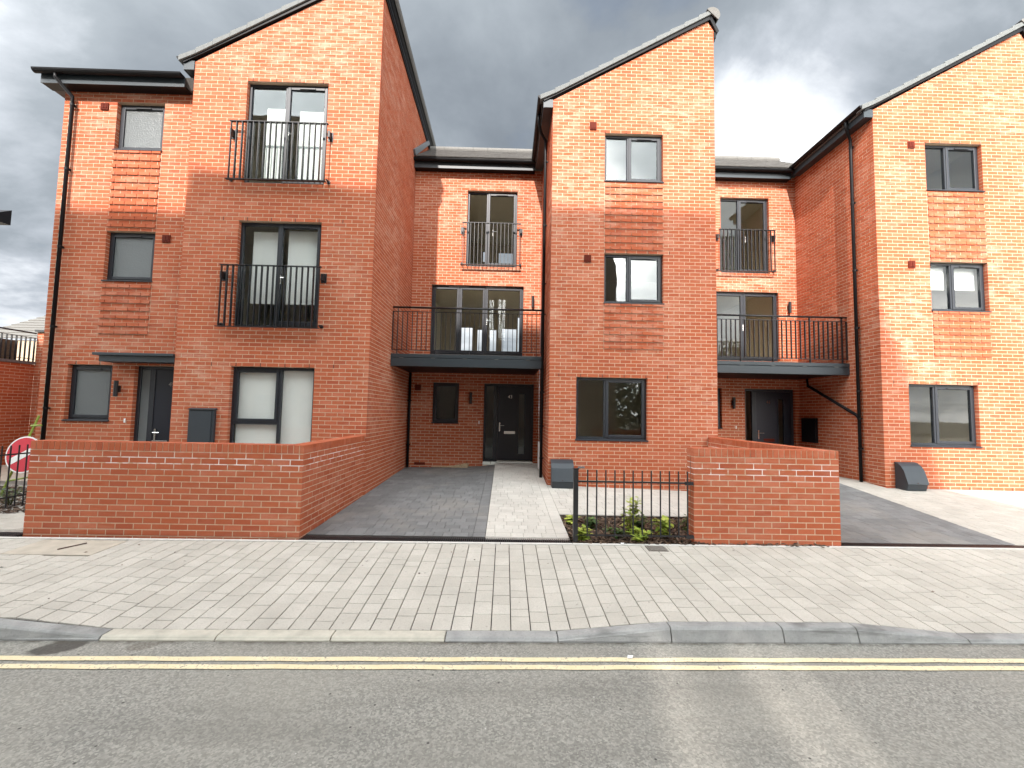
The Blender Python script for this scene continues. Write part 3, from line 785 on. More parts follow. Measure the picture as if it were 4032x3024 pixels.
def wall_vent(parent, x0, x1, z0, z1, y, m='terracotta'):
    v = MB(); v.box(x0, x1, y-0.022, y+0.02, z0, z1); o = v.build('wall_vent', m, parent)
    s = MB(); w = (x1-x0)/2; s.box(x0+0.022, x0+w-0.006, y-0.030, y-0.0225, z0+0.028, z1-0.022); s.box(x0+w+0.006, x1-0.022, y-0.030, y-0.0225, z0+0.028, z1-0.022); s.build('louvre', m, o)
def juliet(parent, x0, x1, z0, z1, y):
    yo = y-0.14
    fr = MB(); fr.box(x0, x1, yo-0.03, yo+0.03, z1-0.012, z1); fr.box(x0-0.02, x1+0.0, yo-0.03, yo+0.03, z0, z0+0.012)
    for xx in (x0+0.03, x1-0.03):
        fr.box(xx-0.006, xx+0.006, yo-0.02, yo+0.02, z0+0.0121, z1-0.0121)
    j = fr.build('juliet_balcony', 'black_metal', parent)
    n = int(round((x1-x0-0.06)/0.104)); me = None
    for i in range(1, n):
        xx = x0+0.03+(x1-x0-0.06)*i/n
        if me is None: me = MB().box(-0.007, 0.007, -0.025, 0.025, z0+0.0121, z1-0.0121).mesh('baluster', 'black_metal')
        o = link('baluster', me, j); o.location = (xx, yo, 0)
    for xx, s in ((x0, -1), (x1, 1)):
        b = MB(); b.box(xx-0.02-0.045*(s > 0)*0, xx+0.02, yo+0.0301, y-0.008, z1-0.24, z1-0.12); b.box(xx-0.05, xx+0.05, y-0.008, y+0.001, z1-0.27, z1-0.09)
        b.tube([(xx, yo+0.03, z0+0.06), (xx, y-0.002, z0+0.06)], 0.016, 8); b.tube([(xx, y-0.02, z0+0.06), (xx, y-0.001, z0+0.06)], 0.035, 10)
        b.build('bracket', 'black_metal', j)
def pipe(parent, pts, rad, y_wall=None, clips=(), name='downpipe', axis='y'):
    m = MB(); m.tube(pts, rad, 12); o = m.build(name, 'gloss_black', parent, smooth=True)
    for (x, y, z) in clips:
        c = MB(); c.tube([(x, y, z-0.022), (x, y, z+0.022)], rad+0.006, 12)
        if axis == 'y': c.box(x-0.055, x+0.055, y+0.02, y+0.032, z-0.014, z+0.014); c.box(x-0.012, x+0.012, y+0.03, y+0.085, z-0.012, z+0.012)
        else: c.box(x+0.0, x+0.06, y-0.012, y+0.012, z-0.012, z+0.012); c.box(x+0.02, x+0.032, y-0.055, y+0.055, z-0.014, z+0.014)
        c.build('pipe_clip', 'gloss_black', o)
    for z in []: pass
    return o
def gutter(parent, a, b, rad=0.062, ends=(True, True)):
    """half round gutter from a to b, its rim at their height"""
    a, b = Vector(a), Vector(b); d = (b-a).normalized(); s = Vector((d.y, -d.x, 0)); m = MB(); n = 8; vs = []
    for p in (a, b):
        for r_ in (rad, rad-0.004):
            vs += [p+s*r_*math.cos(math.pi*i/n)-Vector((0, 0, 1))*r_*math.sin(math.pi*i/n)*1.05 for i in range(n+1)]
    q = n+1; fs = []
    for i in range(n): fs += [(i, i+1, 2*q+i+1, 2*q+i), (q+i+1, q+i, 3*q+i, 3*q+i+1)]
    fs += [(0, 2*q, 3*q, q), (n, q+n, 3*q+n, 2*q+n)]
    if ends[0]: fs.append(tuple(range(q)))
    if ends[1]: fs.append(tuple(range(2*q, 3*q))[::-1])
    m.add(vs, fs); return m.build('gutter', 'gloss_black', parent, smooth=False)

# ------------------------------------------------------------------ house builders
SL = 0.565
def gable_roof(house, xl, xr, y0, yback, zl):
    zb = lambda x: zl+SL*(x-xl)
    rx, rz = xr-0.13, zb(xr-0.13)                    # top of the brickwork
    core = MB(); xa = xl-0.23
    core.prism([(xa, y0+0.03, zb(xa)+0.075), (rx+0.02, y0+0.03, zb(rx+0.02)+0.075), (rx+0.02, y0+0.03, zb(rx+0.02)+0.15), (xa, y0+0.03, zb(xa)+0.15)], (0, yback-y0-0.03, 0))
    ro = core.build('roof', 'roof_tile', house)
    n = 12; L = (xr-0.02-xl+0.26)/n
    # rows of tiles stepped up the slope
    t = MB()
    for i in range(n):
        x0 = xl-0.26+i*L; x1 = x0+L
        t.prism([(x0, y0+0.101, zb(x0)+0.150), (x1+0.02, y0+0.101, zb(x1)+0.150), (x1+0.02, y0+0.101, zb(x1)+0.165), (x0, y0+0.101, zb(x0)+0.190)], (0, yback-y0-0.11, 0))
    tm = t.build('roof_tiles', 'roof_tile', ro); tm['kind'] = 'stuff'
    for i in range(n):                               # dry verge units
        x0 = xl-0.28+i*L; x1 = x0+L-0.002; v = MB(); e = 0.022
        zc = 0.03 if i == 0 else 0.0
        v.prism([(x0, y0-0.075, zb(x0)+0.088+zc), (x1, y0-0.075, zb(x1)+0.088), (x1+0.015, y0-0.075, zb(x1)+0.188), (x0, y0-0.075, zb(x0)+0.188+e+zc*0.6)], (0, 0.172, 0), r=0.5)
        bevel(v.build('verge_tile', 'verge_grey', ro), 0.006, 1)
    bg = MB(); bg.prism([(xl-0.20, y0-0.045, zb(xl-0.20)+0.06), (rx+0.03, y0-0.045, zb(rx+0.03)-0.004), (rx+0.03, y0-0.045, zb(rx+0.03)+0.087), (xl-0.20, y0-0.045, zb(xl-0.20)+0.10)], (0, 0.072, 0))
    bg.build('barge_board', 'gloss_black', ro)
    # short steep side at the high end, with its trim
    s2 = MB(); s2.prism([(rx+0.031, y0-0.045, rz+0.03), (xr+0.055, y0-0.045, rz-0.285), (xr+0.10, y0-0.045, rz-0.235), (rx+0.06, y0-0.045, rz+0.12)], (0, yback-y0+0.045, 0)); s2.build('side_trim', 'gloss_black', ro)
    fb = MB(); fb.box(xr+0.004, xr+0.045, y0-0.02, yback, rz-0.38, rz-0.245); fb.box(xr+0.002, xr+0.03, y0+0.001, yback, rz-0.43, rz-0.381); fb.build('fascia', 'gloss_black', ro)
    # half round ridge tiles, tipped over the edge
    ang = -math.radians(44); cx, cz = xr-0.055, rz+0.10; R = 0.165
    me = None; y = y0-0.09
    while y < yback-0.2:
        q = MB(); k = 10; vs = []
        for yy in (0, 0.44):
            for rr in (R, R-0.016):
                vs += [Vector((cx+rr*math.cos(ang+math.pi*i/k), yy, cz+rr*math.sin(ang+math.pi*i/k)*1.0)) for i in range(k+1)]
        c = k+1; fs = []
        for i in range(k): fs += [(i, i+1, 2*c+i+1, 2*c+i), (c+i+1, c+i, 3*c+i, 3*c+i+1), (i+1, i, c+i, c+i+1), (2*c+i, 2*c+i+1, 3*c+i+1, 3*c+i)]
        fs += [(0, 2*c, 3*c, c), (k, c+k, 3*c+k, 2*c+k)]
        if me is None: me = q.add(vs, fs).mesh('ridge_tile', 'ridge_grey')
        o = link('ridge_tile', me, ro); o.location = (0, y, 0); y += 0.445
    ec = MB(); ec.prism([(cx+(R-0.004)*math.cos(ang+math.pi*i/10), y0-0.092, cz+(R-0.004)*math.sin(ang+math.pi*i/10)) for i in range(11)], (0, 0.03, 0)); ec.build('ridge_end', 'ridge_grey', ro)
    return ro
def side_eave(house, xl, y0, y1, zl):
    """boxed eave and gutter along the low side of a gable (faces -X)"""
    e = MB(); e.box(xl-0.19, xl-0.001, y0-0.02, y1, zl-0.175, zl-0.155); e.box(xl-0.205, xl-0.1901, y0-0.021, y1, zl-0.185, zl+0.02); e.box(xl-0.19, xl-0.002, y0-0.02, y0+0.0, zl-0.1549, zl+0.0)
    ob = e.build('eaves_box', 'steel_grey', house)
    gutter(house, (xl-0.268, y0-0.06, zl+0.055), (xl-0.268, y1, zl+0.035))
def front_eave(house, x0, x1, y, z, ends=(True, True), depth=0.20):
    e = MB(); e.box(x0, x1, y-depth, y-0.001, z, z+0.02); e.build('soffit', 'gloss_black', house); e = MB(); e.box(x0, x1, y-depth-0.016, y-depth-0.0001, z-0.008, z+0.19); e.build('fascia', 'steel_grey', house)
    gutter(house, (x0-0.06*ends[0], y-depth-0.086, z+0.205), (x1, y-depth-0.086, z+0.195), rad=0.068, ends=ends)
def recess_roof(house, x0, x1, y, z, ridge_y=13.35, pitch=0.70, tiles=True):
    """pitched roof over the set back part, in single tiles"""
    zz = lambda yy: z+pitch*(yy-y)
    b = MB(); b.prism([(x0, y, zz(y)-0.05), (x0, ridge_y, zz(ridge_y)-0.05), (x0, ridge_y+2.6, zz(y)-0.05), (x0, ridge_y+2.6, zz(y)-0.15), (x0, y, zz(y)-0.10)], (x1-x0, 0, 0))
    ro = b.build('roof', 'roof_tile', house)
    nr = 9; dy = (ridge_y-y)/nr; w = 0.30; nt_ = int(math.ceil((x1-x0)/w)); me = None
    th = math.atan(pitch); sl = dy/math.cos(th)
    me = MB().hexa([(0.0015, -0.02, 0.0), (w-0.0015, -0.02, 0.0), (w-0.0015, sl+0.03, -0.014), (0.0015, sl+0.03, -0.014), (0.0015, -0.02, 0.024), (w-0.0015, -0.02, 0.024), (w-0.0015, sl+0.03, 0.006), (0.0015, sl+0.03, 0.006)]).mesh('roof_tile', 'roof_tile')
    for r_ in range(nr):
        for c in range(nt_):
            xx = x0+c*w-(0.15 if r_ % 2 else 0)
            if xx < x0-0.01: xx = x0
            if xx+w > x1+0.002: xx = x1-w
            o = link('roof_tile', me, ro); yy = y+r_*dy
            o.location = (xx, yy, zz(yy)-0.03+random.uniform(0, 0.003)); o.rotation_euler = (th+random.uniform(-0.004, 0.004), 0, 0)
    rd = None; xx = x0
    while xx < x1-0.05:
        if rd is None:
            q = MB(); q.tube([(0.003, 0, 0), (0.447, 0, 0)], 0.11, 12); rd = q.mesh('ridge_tile', 'ridge_grey')
        o = link('ridge_tile', rd, ro); o.location = (xx, ridge_y, zz(ridge_y)-0.035); xx += 0.45
    return ro
def rooms(house, x0, x1, y0, y1, storeys, holes=()):
    """plain decorated rooms behind the windows"""
    m = MB(); fl = MB()
    for (za, zb) in storeys:
        m.quad((x0, y0, za), (x0, y1, za), (x0, y1, zb), (x0, y0, zb)); m.quad((x1, y0, za), (x1, y1, za), (x1, y1, zb), (x1, y0, zb))
        m.quad((x0, y0, zb), (x1, y0, zb), (x1, y1, zb), (x0, y1, zb)); fl.quad((x0, y0, za), (x1, y0, za), (x1, y1, za), (x0, y1, za))
        hs = [h for h in holes if za < (h[2]+h[3])/2 < zb]
        xs = sorted({x0, x1, *[e for h in hs for e in h[:2]]}); zs = sorted({za, zb, *[e for h in hs for e in h[2:]]})
        for a, b in zip(xs, xs[1:]):
            for c, d in zip(zs, zs[1:]):
                if any(h[0] < (a+b)/2 < h[1] and h[2] < (c+d)/2 < h[3] for h in hs): continue
                m.quad((a, y1, c), (b, y1, c), (b, y1, d), (a, y1, d))
    m.build('room_wall', 'room_wall', house); fl.build('room_floor', 'room_floor', house)
def balcony(house, x0, x1, yf, yb, z0, z1, zr, name='balcony'):
    b = MB(); b.box(x0, x1, yf, yf+0.09, z0, z1-0.095)
    b.box(x0+0.002, x1-0.002, yf+0.012, yf+0.07, z1-0.0949, z1-0.083); b.box(x0, x1, yf-0.004, yf+0.09, z1-0.0829, z1)
    ba = b.build(name, 'steel_grey', house); bevel(ba, 0.006, 2)
    d = MB(); y = yf+0.0905; n = int((yb-yf-0.1)/0.145)
    for i in range(n): d.box(x0+0.01, x1-0.01, y+0.0, y+0.139, z1-0.035, z1-0.004); y += 0.145
    d.box(x0+0.01, x1-0.01, yf+0.091, yb-0.002, z0+0.03, z0+0.05)
    for i in range(6): xx = x0+0.05+(x1-x0-0.1)*i/5; d.box(xx-0.04, xx+0.04, yf+0.091, yb-0.004, z0+0.051, z1-0.036)
    d.build('deck', 'gloss_black', ba)  # black, not the balcony's grey, to deepen the shade underneath
    for i in range(5):
        xx = x0+(x1-x0)*(0.07+0.21*i); MB().box(xx-0.045, xx+0.045, yf-0.010, yf+0.011, z1-0.0955, z1-0.0825).build('packer', 'verge_grey', ba)
    yr = yf+0.055
    MB().tube([(x0+0.005, yr, zr-0.022), (x1-0.005, yr, zr-0.022)], 0.022, 10).build('handrail', 'black_metal', ba, smooth=True)
    zu, zl = zr-0.115, z1+0.085
    MB().box(x0+0.005, x1-0.005, yr-0.02, yr+0.02, zu-0.008, zu+0.002).build('rail', 'black_metal', ba); MB().box(x0+0.005, x1-0.005, yr-0.02, yr+0.02, zl, zl+0.010).build('rail', 'black_metal', ba)
    n = int(round((x1-x0)/0.107)); me = MB().box(-0.006, 0.006, -0.022, 0.022, zl+0.0101, zu-0.0081).mesh('baluster', 'black_metal')
    pm = MB().box(-0.0055, 0.0055, -0.026, 0.026, z1+0.0005, zr-0.03).mesh('post', 'black_metal')
    posts = [int(round(n*f)) for f in (0.04, 0.275, 0.51, 0.745, 0.965)]
    for i in range(n+1):
        xx = x0+0.01+(x1-x0-0.02)*i/n
        if i in posts: o = link('post', pm, ba)
        else: o = link('baluster', me, ba)
        o.location = (xx, yr, 0)
    return ba
def weeps(house, items):
    m = MB()
    for (x, z, y) in items: m.box(x-0.006, x+0.006, y-0.0035, y+0.01, z+0.002, z+0.067)
    o = m.build('weep_vents', 'vent_dark', house); o['kind'] = 'stuff'

# ------------------------------------------------------------------ the three terraced houses
XL0, XL1, YL = -6.13, -2.55, 8.207
XE0, YE = -8.85, 8.494
XC0, XC1, YC = 0.904, 4.388, 9.012
XR0, XR1, YR = 7.85, 11.335, 9.022
YB = 11.616
ZB_ = 0.12
def cuts(zl, w): return [(-SL, 1.0, zl), (1.54, 1.0, zl+SL*(w-0.13)+1.54*(w-0.13))]
def shift(ops, x): return [(a-x, b-x, c, d) for a, b, c, d in ops]

# --- number 45, at the left
H1 = empty('terraced_house', (-5.7, 8.3, 0.2)); tag(H1, 'leftmost red brick terraced house, two juliet balconies on its gable, flat canopy over door 45', 'house', 'red brick terraced houses')
opL = [(-5.105, -3.545, lv(64), lv(91)), (-5.11, -3.55, lv(27), lv(54)), (-5.09, -3.55, lv(-7), lv(17))]
opE = [(-7.815, -6.88, lv(74), lv(87)), (-7.825, -6.885, lv(39), lv(52)), (-8.345, -7.505, lv(3), lv(17)), (-7.085, -6.19, 0.30, lv(17))]
br, mo = [], MB(); zlL = 8.50
w1 = XL1-XL0
brick_face((XL0, YL), (1, 0), w1, ZB_, 10.6, openings=shift(opL, XL0), cut=cuts(zlL, w1), bricks=br, mort=mo)
brick_face((XL1, YL+0.105), (0, 1), 13.6-YL-0.105, ZB_, 10.15, bricks=br, mort=mo, phase=0.06)
brick_face((XL0, YE), (0, -1), YE-YL-0.105, ZB_, 8.45, bricks=br, mort=mo, phase=0.03)
pE = [(-7.82-XE0, -6.882-XE0, lv(53), lv(74)), (-7.84-XE0, -6.882-XE0, lv(25), lv(39))]
brick_face((XE0, YE), (1, 0), XL0-XE0-0.001, ZB_, 8.06, openings=shift(opE, XE0), panels=pE, bricks=br, mort=mo, phase=0.1)
brick_face((XE0, 16.0), (0, -1), 16.0-YE-0.105, ZB_, 8.06, bricks=br, mort=mo)
wl = mo.build('wall', 'mortar', H1)
lay(br, wl, 300, hide=lambda b: b[3][0][1] < 1.5 and b[0].y < 8.6 and abs(b[1].x) > 0.5)
wf = [(0.0, 0.47, 'fixed'), (0.47, 1.0, 'leaf')]
a, b, c, d = opL[0]; window(H1, a, b, c, d, YL, wf, 'glass_bright', sill=False, name='french_window', handle=((a+b)/2+0.02, c+1.0), blinds=((a+0.30, a+0.74, c+0.20, c+1.62, 0.05), (b-0.62, b-0.06, c+0.20, c+1.58, 0.05)))
a, b, c, d = opL[1]; window(H1, a, b, c, d, YL, wf, 'glass', sill=False, name='french_window', handle=((a+b)/2+0.02, c+0.95), blinds=((a+0.14, a+0.70, c+0.50, d-0.1, 0.12), (b-0.74, b-0.05, c+0.50, d-0.07, 0.12)))
a, b, c, d = opL[2]; window(H1, a, b, c, d, YL, [(0, 0.57, ('split', 1.55)), (0.57, 1, 'fixed')], 'glass', sill=False, blinds=((a+0.05, b-0.05, c+0.05, d-0.05, 0.02),))
for i, (a, b, c, d) in enumerate(opE[:3]): window(H1, a, b, c, d, YE, [(0, 1, 'sash')], 'frosted')
front_door(H1, -7.085, -6.15, 0.36, lv(17), YE, -6.85, (-6.75, -6.16), '45', glazed=False, numc=-6.43, side_glass='frosted')
juliet(H1, -5.30, -3.455, 6.095, 7.235, YL); juliet(H1, -5.315, -3.455, 3.305, 4.465, YL)
wall_light(H1, -7.35, YE, 2.14); doorbell(H1, -7.195, YE, 1.54)
wall_vent(H1, -8.125, -7.975, 7.665, 7.80, YE); wall_vent(H1, -6.735, -6.585, 5.01, 5.155, YE)
mb = MB(); mb.box(-5.765, -5.30, YL-0.065, YL-0.001, 1.16, 1.775); me_ = bevel(mb.build('meter_box', 'meter_grey', H1), 0.008, 2)
MB().box(-5.745, -5.345, YL-0.078, YL-0.0655, 1.18, 1.75).build('meter_door', 'meter_grey', me_); MB().prism([(-5.775, YL-0.088, 1.776), (-5.775, YL-0.001, 1.776), (-5.775, YL-0.001, 1.81), (-5.775, YL-0.088, 1.786)], (0.485, 0, 0)).build('meter_hood', 'meter_grey', me_)
cn = MB(); cn.box(-7.505, XL0-0.002, YL-0.01, YE-0.002, 2.635, 2.745); cn.build('canopy', 'steel_grey', H1)
cn = MB(); cn.box(-7.60, XL0-0.003, YL-0.055, YE-0.0021, 2.7455, 2.795); bevel(cn.build('canopy', 'steel_grey', H1), 0.004, 1)
gable_roof(H1, XL0, XL1, YL, 14.3, zlL); side_eave(H1, XL0, YL, 9.4, zlL)
front_eave(H1, -9.10, XL0-0.22, YE, 8.03, ends=(True, True), depth=0.22)
q = MB(); q.prism([(-9.10, YE-0.22, 8.22), (-9.10, 13.0, 11.1), (-9.10, 13.0, 8.0), (-9.10, YE-0.1, 8.05)], (2.9, 0, 0)); q.build('roof', 'roof_tile', H1)
pipe(H1, [(-8.76, YE-0.30, 8.19), (-8.76, YE-0.30, 8.10), (-8.62, YE-0.09, 7.86), (-8.62, YE-0.075, 7.74), (-8.62, YE-0.075, 0.25)], 0.034, clips=[(-8.62, YE-0.075, z) for z in (7.7, 6.4, 4.85, 3.3, 1.75)])
weeps(H1, [(-5.45+0.45*i, lv(91), YL) for i in range(6)]+[(-5.4+0.45*i, lv(54), YL) for i in range(6)]+[(-5.45+0.45*i, lv(17), YL) for i in range(6)]+[(-8.2, lv(17), YE), (-7.75, lv(17), YE), (-7.1, lv(18), YE), (-6.6, lv(18), YE)])
rooms(H1, XL0+0.11, XL1-0.11, YL+0.17, 11.4, ((0.5, 2.95), (3.2, 5.6), (5.85, 8.4)))
rooms(H1, XE0+0.11, XL0-0.02, YE+0.17, 11.4, ((0.5, 2.95), (3.2, 5.6), (5.85, 8.05)))

# --- number 43, in the middle
H2 = empty('terraced_house', (1.0, 9.3, 0.3)); tag(H2, 'middle red brick terraced house with narrow pointed gable and balcony over door 43', 'house', 'red brick terraced houses')
opC = [(2.024, 3.2715, lv(73), lv(87)), (2.024, 3.2715, lv(38), lv(52)), (1.4615, 2.934, lv(0), lv(17))]
opM = [(-1.12, 0.232, lv(59), lv(87)), (-2.02, 0.442, lv(27), lv(52)), (-1.906, -1.216, lv(3), lv(17)), (-0.555, 0.762, 0.45, lv(17))]
br, mo = [], MB(); zlC = 8.54; w2 = XC1-XC0
pC = [(1.12, 2.3675, lv(53), lv(73)), (1.12, 2.3675, lv(24), lv(38))]
brick_face((XC0, YC), (1, 0), w2, ZB_, 10.6, openings=shift(opC, XC0), panels=pC, cut=cuts(zlC, w2), bricks=br, mort=mo)
brick_face((XC0, YB), (0, -1), YB-YC-0.105, ZB_, 8.45, bricks=br, mort=mo, phase=0.05)
brick_face((XC1, YC+0.105), (0, 1), 13.6-YC-0.105, ZB_, 10.15, bricks=br, mort=mo, phase=0.05)
brick_face((XL1+0.001, YB), (1, 0), XC0-XL1-0.002, ZB_, 8.45, openings=shift(opM, XL1), bricks=br, mort=mo, phase=0.02)
wl = mo.build('wall', 'mortar', H2); lay(br, wl, 300)
w2c = [(0, 0.415, 'fixed'), (0.415, 1, 'sash')]
for i, (a, b, c, d) in enumerate(opC): window(H2, a, b, c, d, YC, w2c, 'glass_bright' if i < 2 else 'glass')
a, b, c, d = opM[0]; window(H2, a, b, c, d, YB, [(0, 0.40, 'fixed'), (0.40, 1, 'leaf')], 'glass', sill=False, name='french_window', handle=(-0.42, c+0.98))
a, b, c, d = opM[1]; window(H2, a, b, c, d, YB, [(0, 0.302, 'leaf'), (0.302, 0.584, 'leaf'), (0.584, 1, 'leaf')], 'glass', sill=False, name='glazed_doors', vent=False, handle=(-0.53, c+0.93))
for xx in (-1.30, -0.30): MB().box(xx-0.27, xx+0.27, YB+0.055, YB+0.0845, lv(52)-0.040, lv(52)-0.012).build('trickle_vent', 'verge_grey', H2)
a, b, c, d = opM[2]; window(H2, a, b, c, d, YB, [(0, 1, 'sash')], 'glass')
front_door(H2, -0.555, 0.762, 0.535, lv(17), YB, -0.295, (-0.185, 0.742), '43')
juliet(H2, -1.235, 0.335, 5.735, 6.885, YB)
wall_light(H2, -0.897, YB, 2.19); wall_light(H2, 0.69, YB, 4.79); doorbell(H2, -0.668, YB, 1.56)
wall_vent(H2, 1.695, 1.84, 7.90, 8.065, YC); wall_vent(H2, 1.60, 1.745, 5.005, 5.16, YC); wall_vent(H2, -2.37, -2.22, 2.37, 2.52, YB)
balcony(H2, XL1+0.004, 0.795, 9.72, YB-0.005, 2.815, 3.09, 4.165)
gable_roof(H2, XC0, XC1, YC, 14.3, zlC); side_eave(H2, XC0, YC, YB-0.23, zlC)
front_eave(H2, XL1+0.002, XC0-0.215, YB, 8.335, ends=(False, False))
recess_roof(H2, XL1+0.052, XC0+0.6, YB-0.27, 8.64)
MB().prism([(XL1+0.002, YB-0.30, 8.60), (XL1+0.002, 13.3, 10.17), (XL1+0.002, 13.3, 10.32), (XL1+0.002, YB-0.42, 8.70)], (0.048, 0, 0)).build('flashing', 'lead', H2)
pipe(H2, [(XC0-0.268, 9.50, 8.56), (XC0-0.268, 9.50, 8.36), (XC0-0.20, 9.66, 8.22), (XC0-0.085, 9.76, 8.10), (XC0-0.085, 9.76, 7.9), (XC0-0.085, 9.76, 0.40)], 0.034, clips=[(XC0-0.085, 9.76, z) for z in (7.6, 6.1, 4.75, 4.05, 2.3, 1.55, 0.85)], axis='x')
pipe(H2, [(XL1+0.06, YB-0.075, 2.83), (XL1+0.06, YB-0.075, 0.36)], 0.034, clips=[(XL1+0.06, YB-0.075, 2.1), (XL1+0.06, YB-0.075, 0.95)])
MB().box(XC0-0.09, XC0-0.002, 10.45, 10.68, 0.52, 1.15).build('meter_box', 'white_plastic', H2)
MB().box(XC0-0.13, XC0+0.02, 9.66, 9.86, 0.37, 0.385).build('gully', 'cover_iron', H2)
def ground_box(h, x0, x1, y, z0):
    y -= 0.002; prof = [(0, 0), (-0.26, 0.0), (-0.30, 0.13), (-0.275, 0.20), (-0.215, 0.38), (-0.15, 0.47), (-0.07, 0.525), (0, 0.54)]
    m = MB(); m.prism([(x0, y+p[0], z0+p[1]) for p in prof], (x1-x0, 0, 0)); o = bevel(m.build('meter_box', 'meter_grey', h), 0.008, 2)
    l = MB(); l.prism([(x0-0.012, y+p[0]*1.02-0.006, z0+p[1]+0.004) for p in prof[2:]]+[(x0-0.012, y+p[0]*0.98, z0+p[1]-0.008) for p in prof[2:][::-1]], (x1-x0+0.024, 0, 0)); l.build('meter_lid', 'meter_grey', o)
    MB().tube([((x0+x1)/2-0.01, y-0.30, z0+0.155), ((x0+x1)/2-0.01, y-0.312, z0+0.158)], 0.011, 8).build('lock', 'vent_dark', o)
ground_box(H2, 0.96, 1.385, YC, 0.365)
wx = [(2.03+0.45*i, lv(87), YC) for i in range(4)]+[(1.6+0.45*i, lv(52), YC) for i in range(5)]+[(1.1+0.45*i, lv(17), YC) for i in range(6)]+[(1.25, lv(-12), YC), (1.8, lv(-12), YC), (2.7, lv(-12), YC), (3.15, lv(-12), YC), (3.6, lv(-12), YC)]
wx += [(-2.2+0.62*i, lv(-11), YB) for i in range(4)]+[(-1.9+0.45*i, lv(53), YB) for i in range(5)]
weeps(H2, wx); MB().box(-2.33, -2.05, YB-0.004, YB+0.01, 0.43, 0.495).build('air_brick', 'terracotta', H2)
rooms(H2, XC0+0.11, XC1-0.11, YC+0.17, 12.2, ((0.55, 2.95), (3.2, 5.6), (5.85, 8.4)))
HOL = [(-1.70, -1.29, 4.05, 5.02), (-1.09, -0.88, 4.05, 4.95), (-0.62, -0.38, 4.05, 4.95), (-0.16, 0.38, 4.05, 5.0), (0.42, 0.56, 4.05, 5.45), (-0.95, -0.72, 7.60, 7.98), (-0.35, 0.2, 7.55, 7.95)]
rooms(H2, XL1+0.11, XC0-0.05, YB+0.17, 16.6, ((0.55, 2.95), (3.25, 5.6), (5.75, 8.3)), HOL)

# --- number 41, at the right
H3 = empty('terraced_house', (7.6, 9.3, 0.4)); tag(H3, 'rightmost red brick terraced house with sunlit gable and balcony over door 41', 'house', 'red brick terraced houses')
opR = [(8.975, 10.2225, lv(73), lv(87)), (8.975, 10.2225, lv(38), lv(52)), (8.412, 9.8845, lv(0), lv(17))]
opS = [(5.79, 7.13, lv(59), lv(87)), (4.90, 7.35, lv(27), lv(52)), (5.07, 5.77, lv(3), lv(17)), (6.387, 7.74, 0.30, lv(17))]
br, mo = [], MB(); w3 = XR1-XR0
pR = [(1.125, 2.3725, lv(53), lv(73)), (1.125, 2.3725, lv(24), lv(38))]
brick_face((XR0, YR), (1, 0), w3, ZB_, 10.6, openings=shift(opR, XR0), panels=pR, cut=cuts(zlC, w3), bricks=br, mort=mo)
brick_face((XR0, YB), (0, -1), YB-YR-0.105, ZB_, 8.45, bricks=br, mort=mo, phase=0.05)
brick_face((XR1, YR+0.105), (0, 1), 13.6-YR-0.105, ZB_, 10.15, bricks=br, mort=mo, phase=0.05)
brick_face((XC1+0.001, YB), (1, 0), XR0-XC1-0.002, ZB_, 8.45, openings=shift(opS, XC1), bricks=br, mort=mo, phase=0.02)
wl = mo.build('wall', 'mortar', H3); lay(br, wl, 300)
for i, (a, b, c, d) in enumerate(opR): window(H3, a, b, c, d, YR, w2c, 'glass', blinds=((a+0.06, a+0.50, c+0.50, d-0.06, 0.06), (a+0.60, b-0.06, c+0.50, d-0.06, 0.06)) if i == 1 else ())
a, b, c, d = opS[0]; window(H3, a, b, c, d, YB, [(0, 0.40, 'fixed'), (0.40, 1, 'leaf')], 'glass', sill=False, name='french_window', handle=(6.5, c+0.98))
a, b, c, d = opS[1]; window(H3, a, b, c, d, YB, [(0, 0.302, 'leaf'), (0.302, 0.62, 'leaf'), (0.62, 1, 'leaf')], 'glass', sill=False, name='glazed_doors', vent=False, handle=(6.40, c+0.93))
a, b, c, d = opS[2]; window(H3, a, b, c, d, YB, [(0, 1, 'sash')], 'glass')
front_door(H3, 6.40, 7.745, 0.46, lv(17), YB, 6.62, (6.735, 7.70), '41', slot_m='terracotta')
juliet(H3, 5.675, 7.215, 5.735, 6.885, YB)
wall_light(H3, 6.06, YB, 2.20); wall_light(H3, 7.61, YB, 4.80); doorbell(H3, 6.14, YB, 1.56)
wall_vent(H3, 8.595, 8.737, 7.70, 7.85, YR); wall_vent(H3, 8.50, 8.645, 5.06, 5.21, YR)
balcony(H3, XC1+0.004, XR0-0.004, 9.86, YB-0.005, 2.83, 3.10, 4.19)
gable_roof(H3, XR0, XR1, YR, 14.3, zlC); side_eave(H3, XR0, YR, YB-0.23, zlC)
front_eave(H3, XC1+0.05, XR0-0.215, YB, 8.30, ends=(False, False))
recess_roof(H3, XC1+0.08, XR0+0.6, YB-0.27, 8.60)
pipe(H3, [(XR0-0.268, 9.42, 8.56), (XR0-0.268, 9.42, 8.40), (XR0-0.16, 9.49, 8.25), (XR0-0.09, 9.53, 8.18), (XR0-0.09, 9.53, 8.0), (XR0-0.09, 9.53, 0.46)], 0.034, clips=[(XR0-0.09, 9.53, z) for z in (8.0, 6.7, 5.15, 3.85, 2.45, 1.85, 1.2)], axis='x')
pipe(H3, [(XR0-0.10, 11.15, 2.84), (XR0-0.10, 11.12, 2.66), (XR0-0.10, 9.60, 1.93), (XR0-0.09, 9.53, 1.86)], 0.034)
q = MB(); q.box(XR0-0.075, XR0-0.002, 10.93, 11.45, 1.22, 1.84); bevel(q.build('meter_box', 'gloss_black', H3), 0.008, 2)
ground_box(H3, 8.05, 8.45, YR, 0.43)
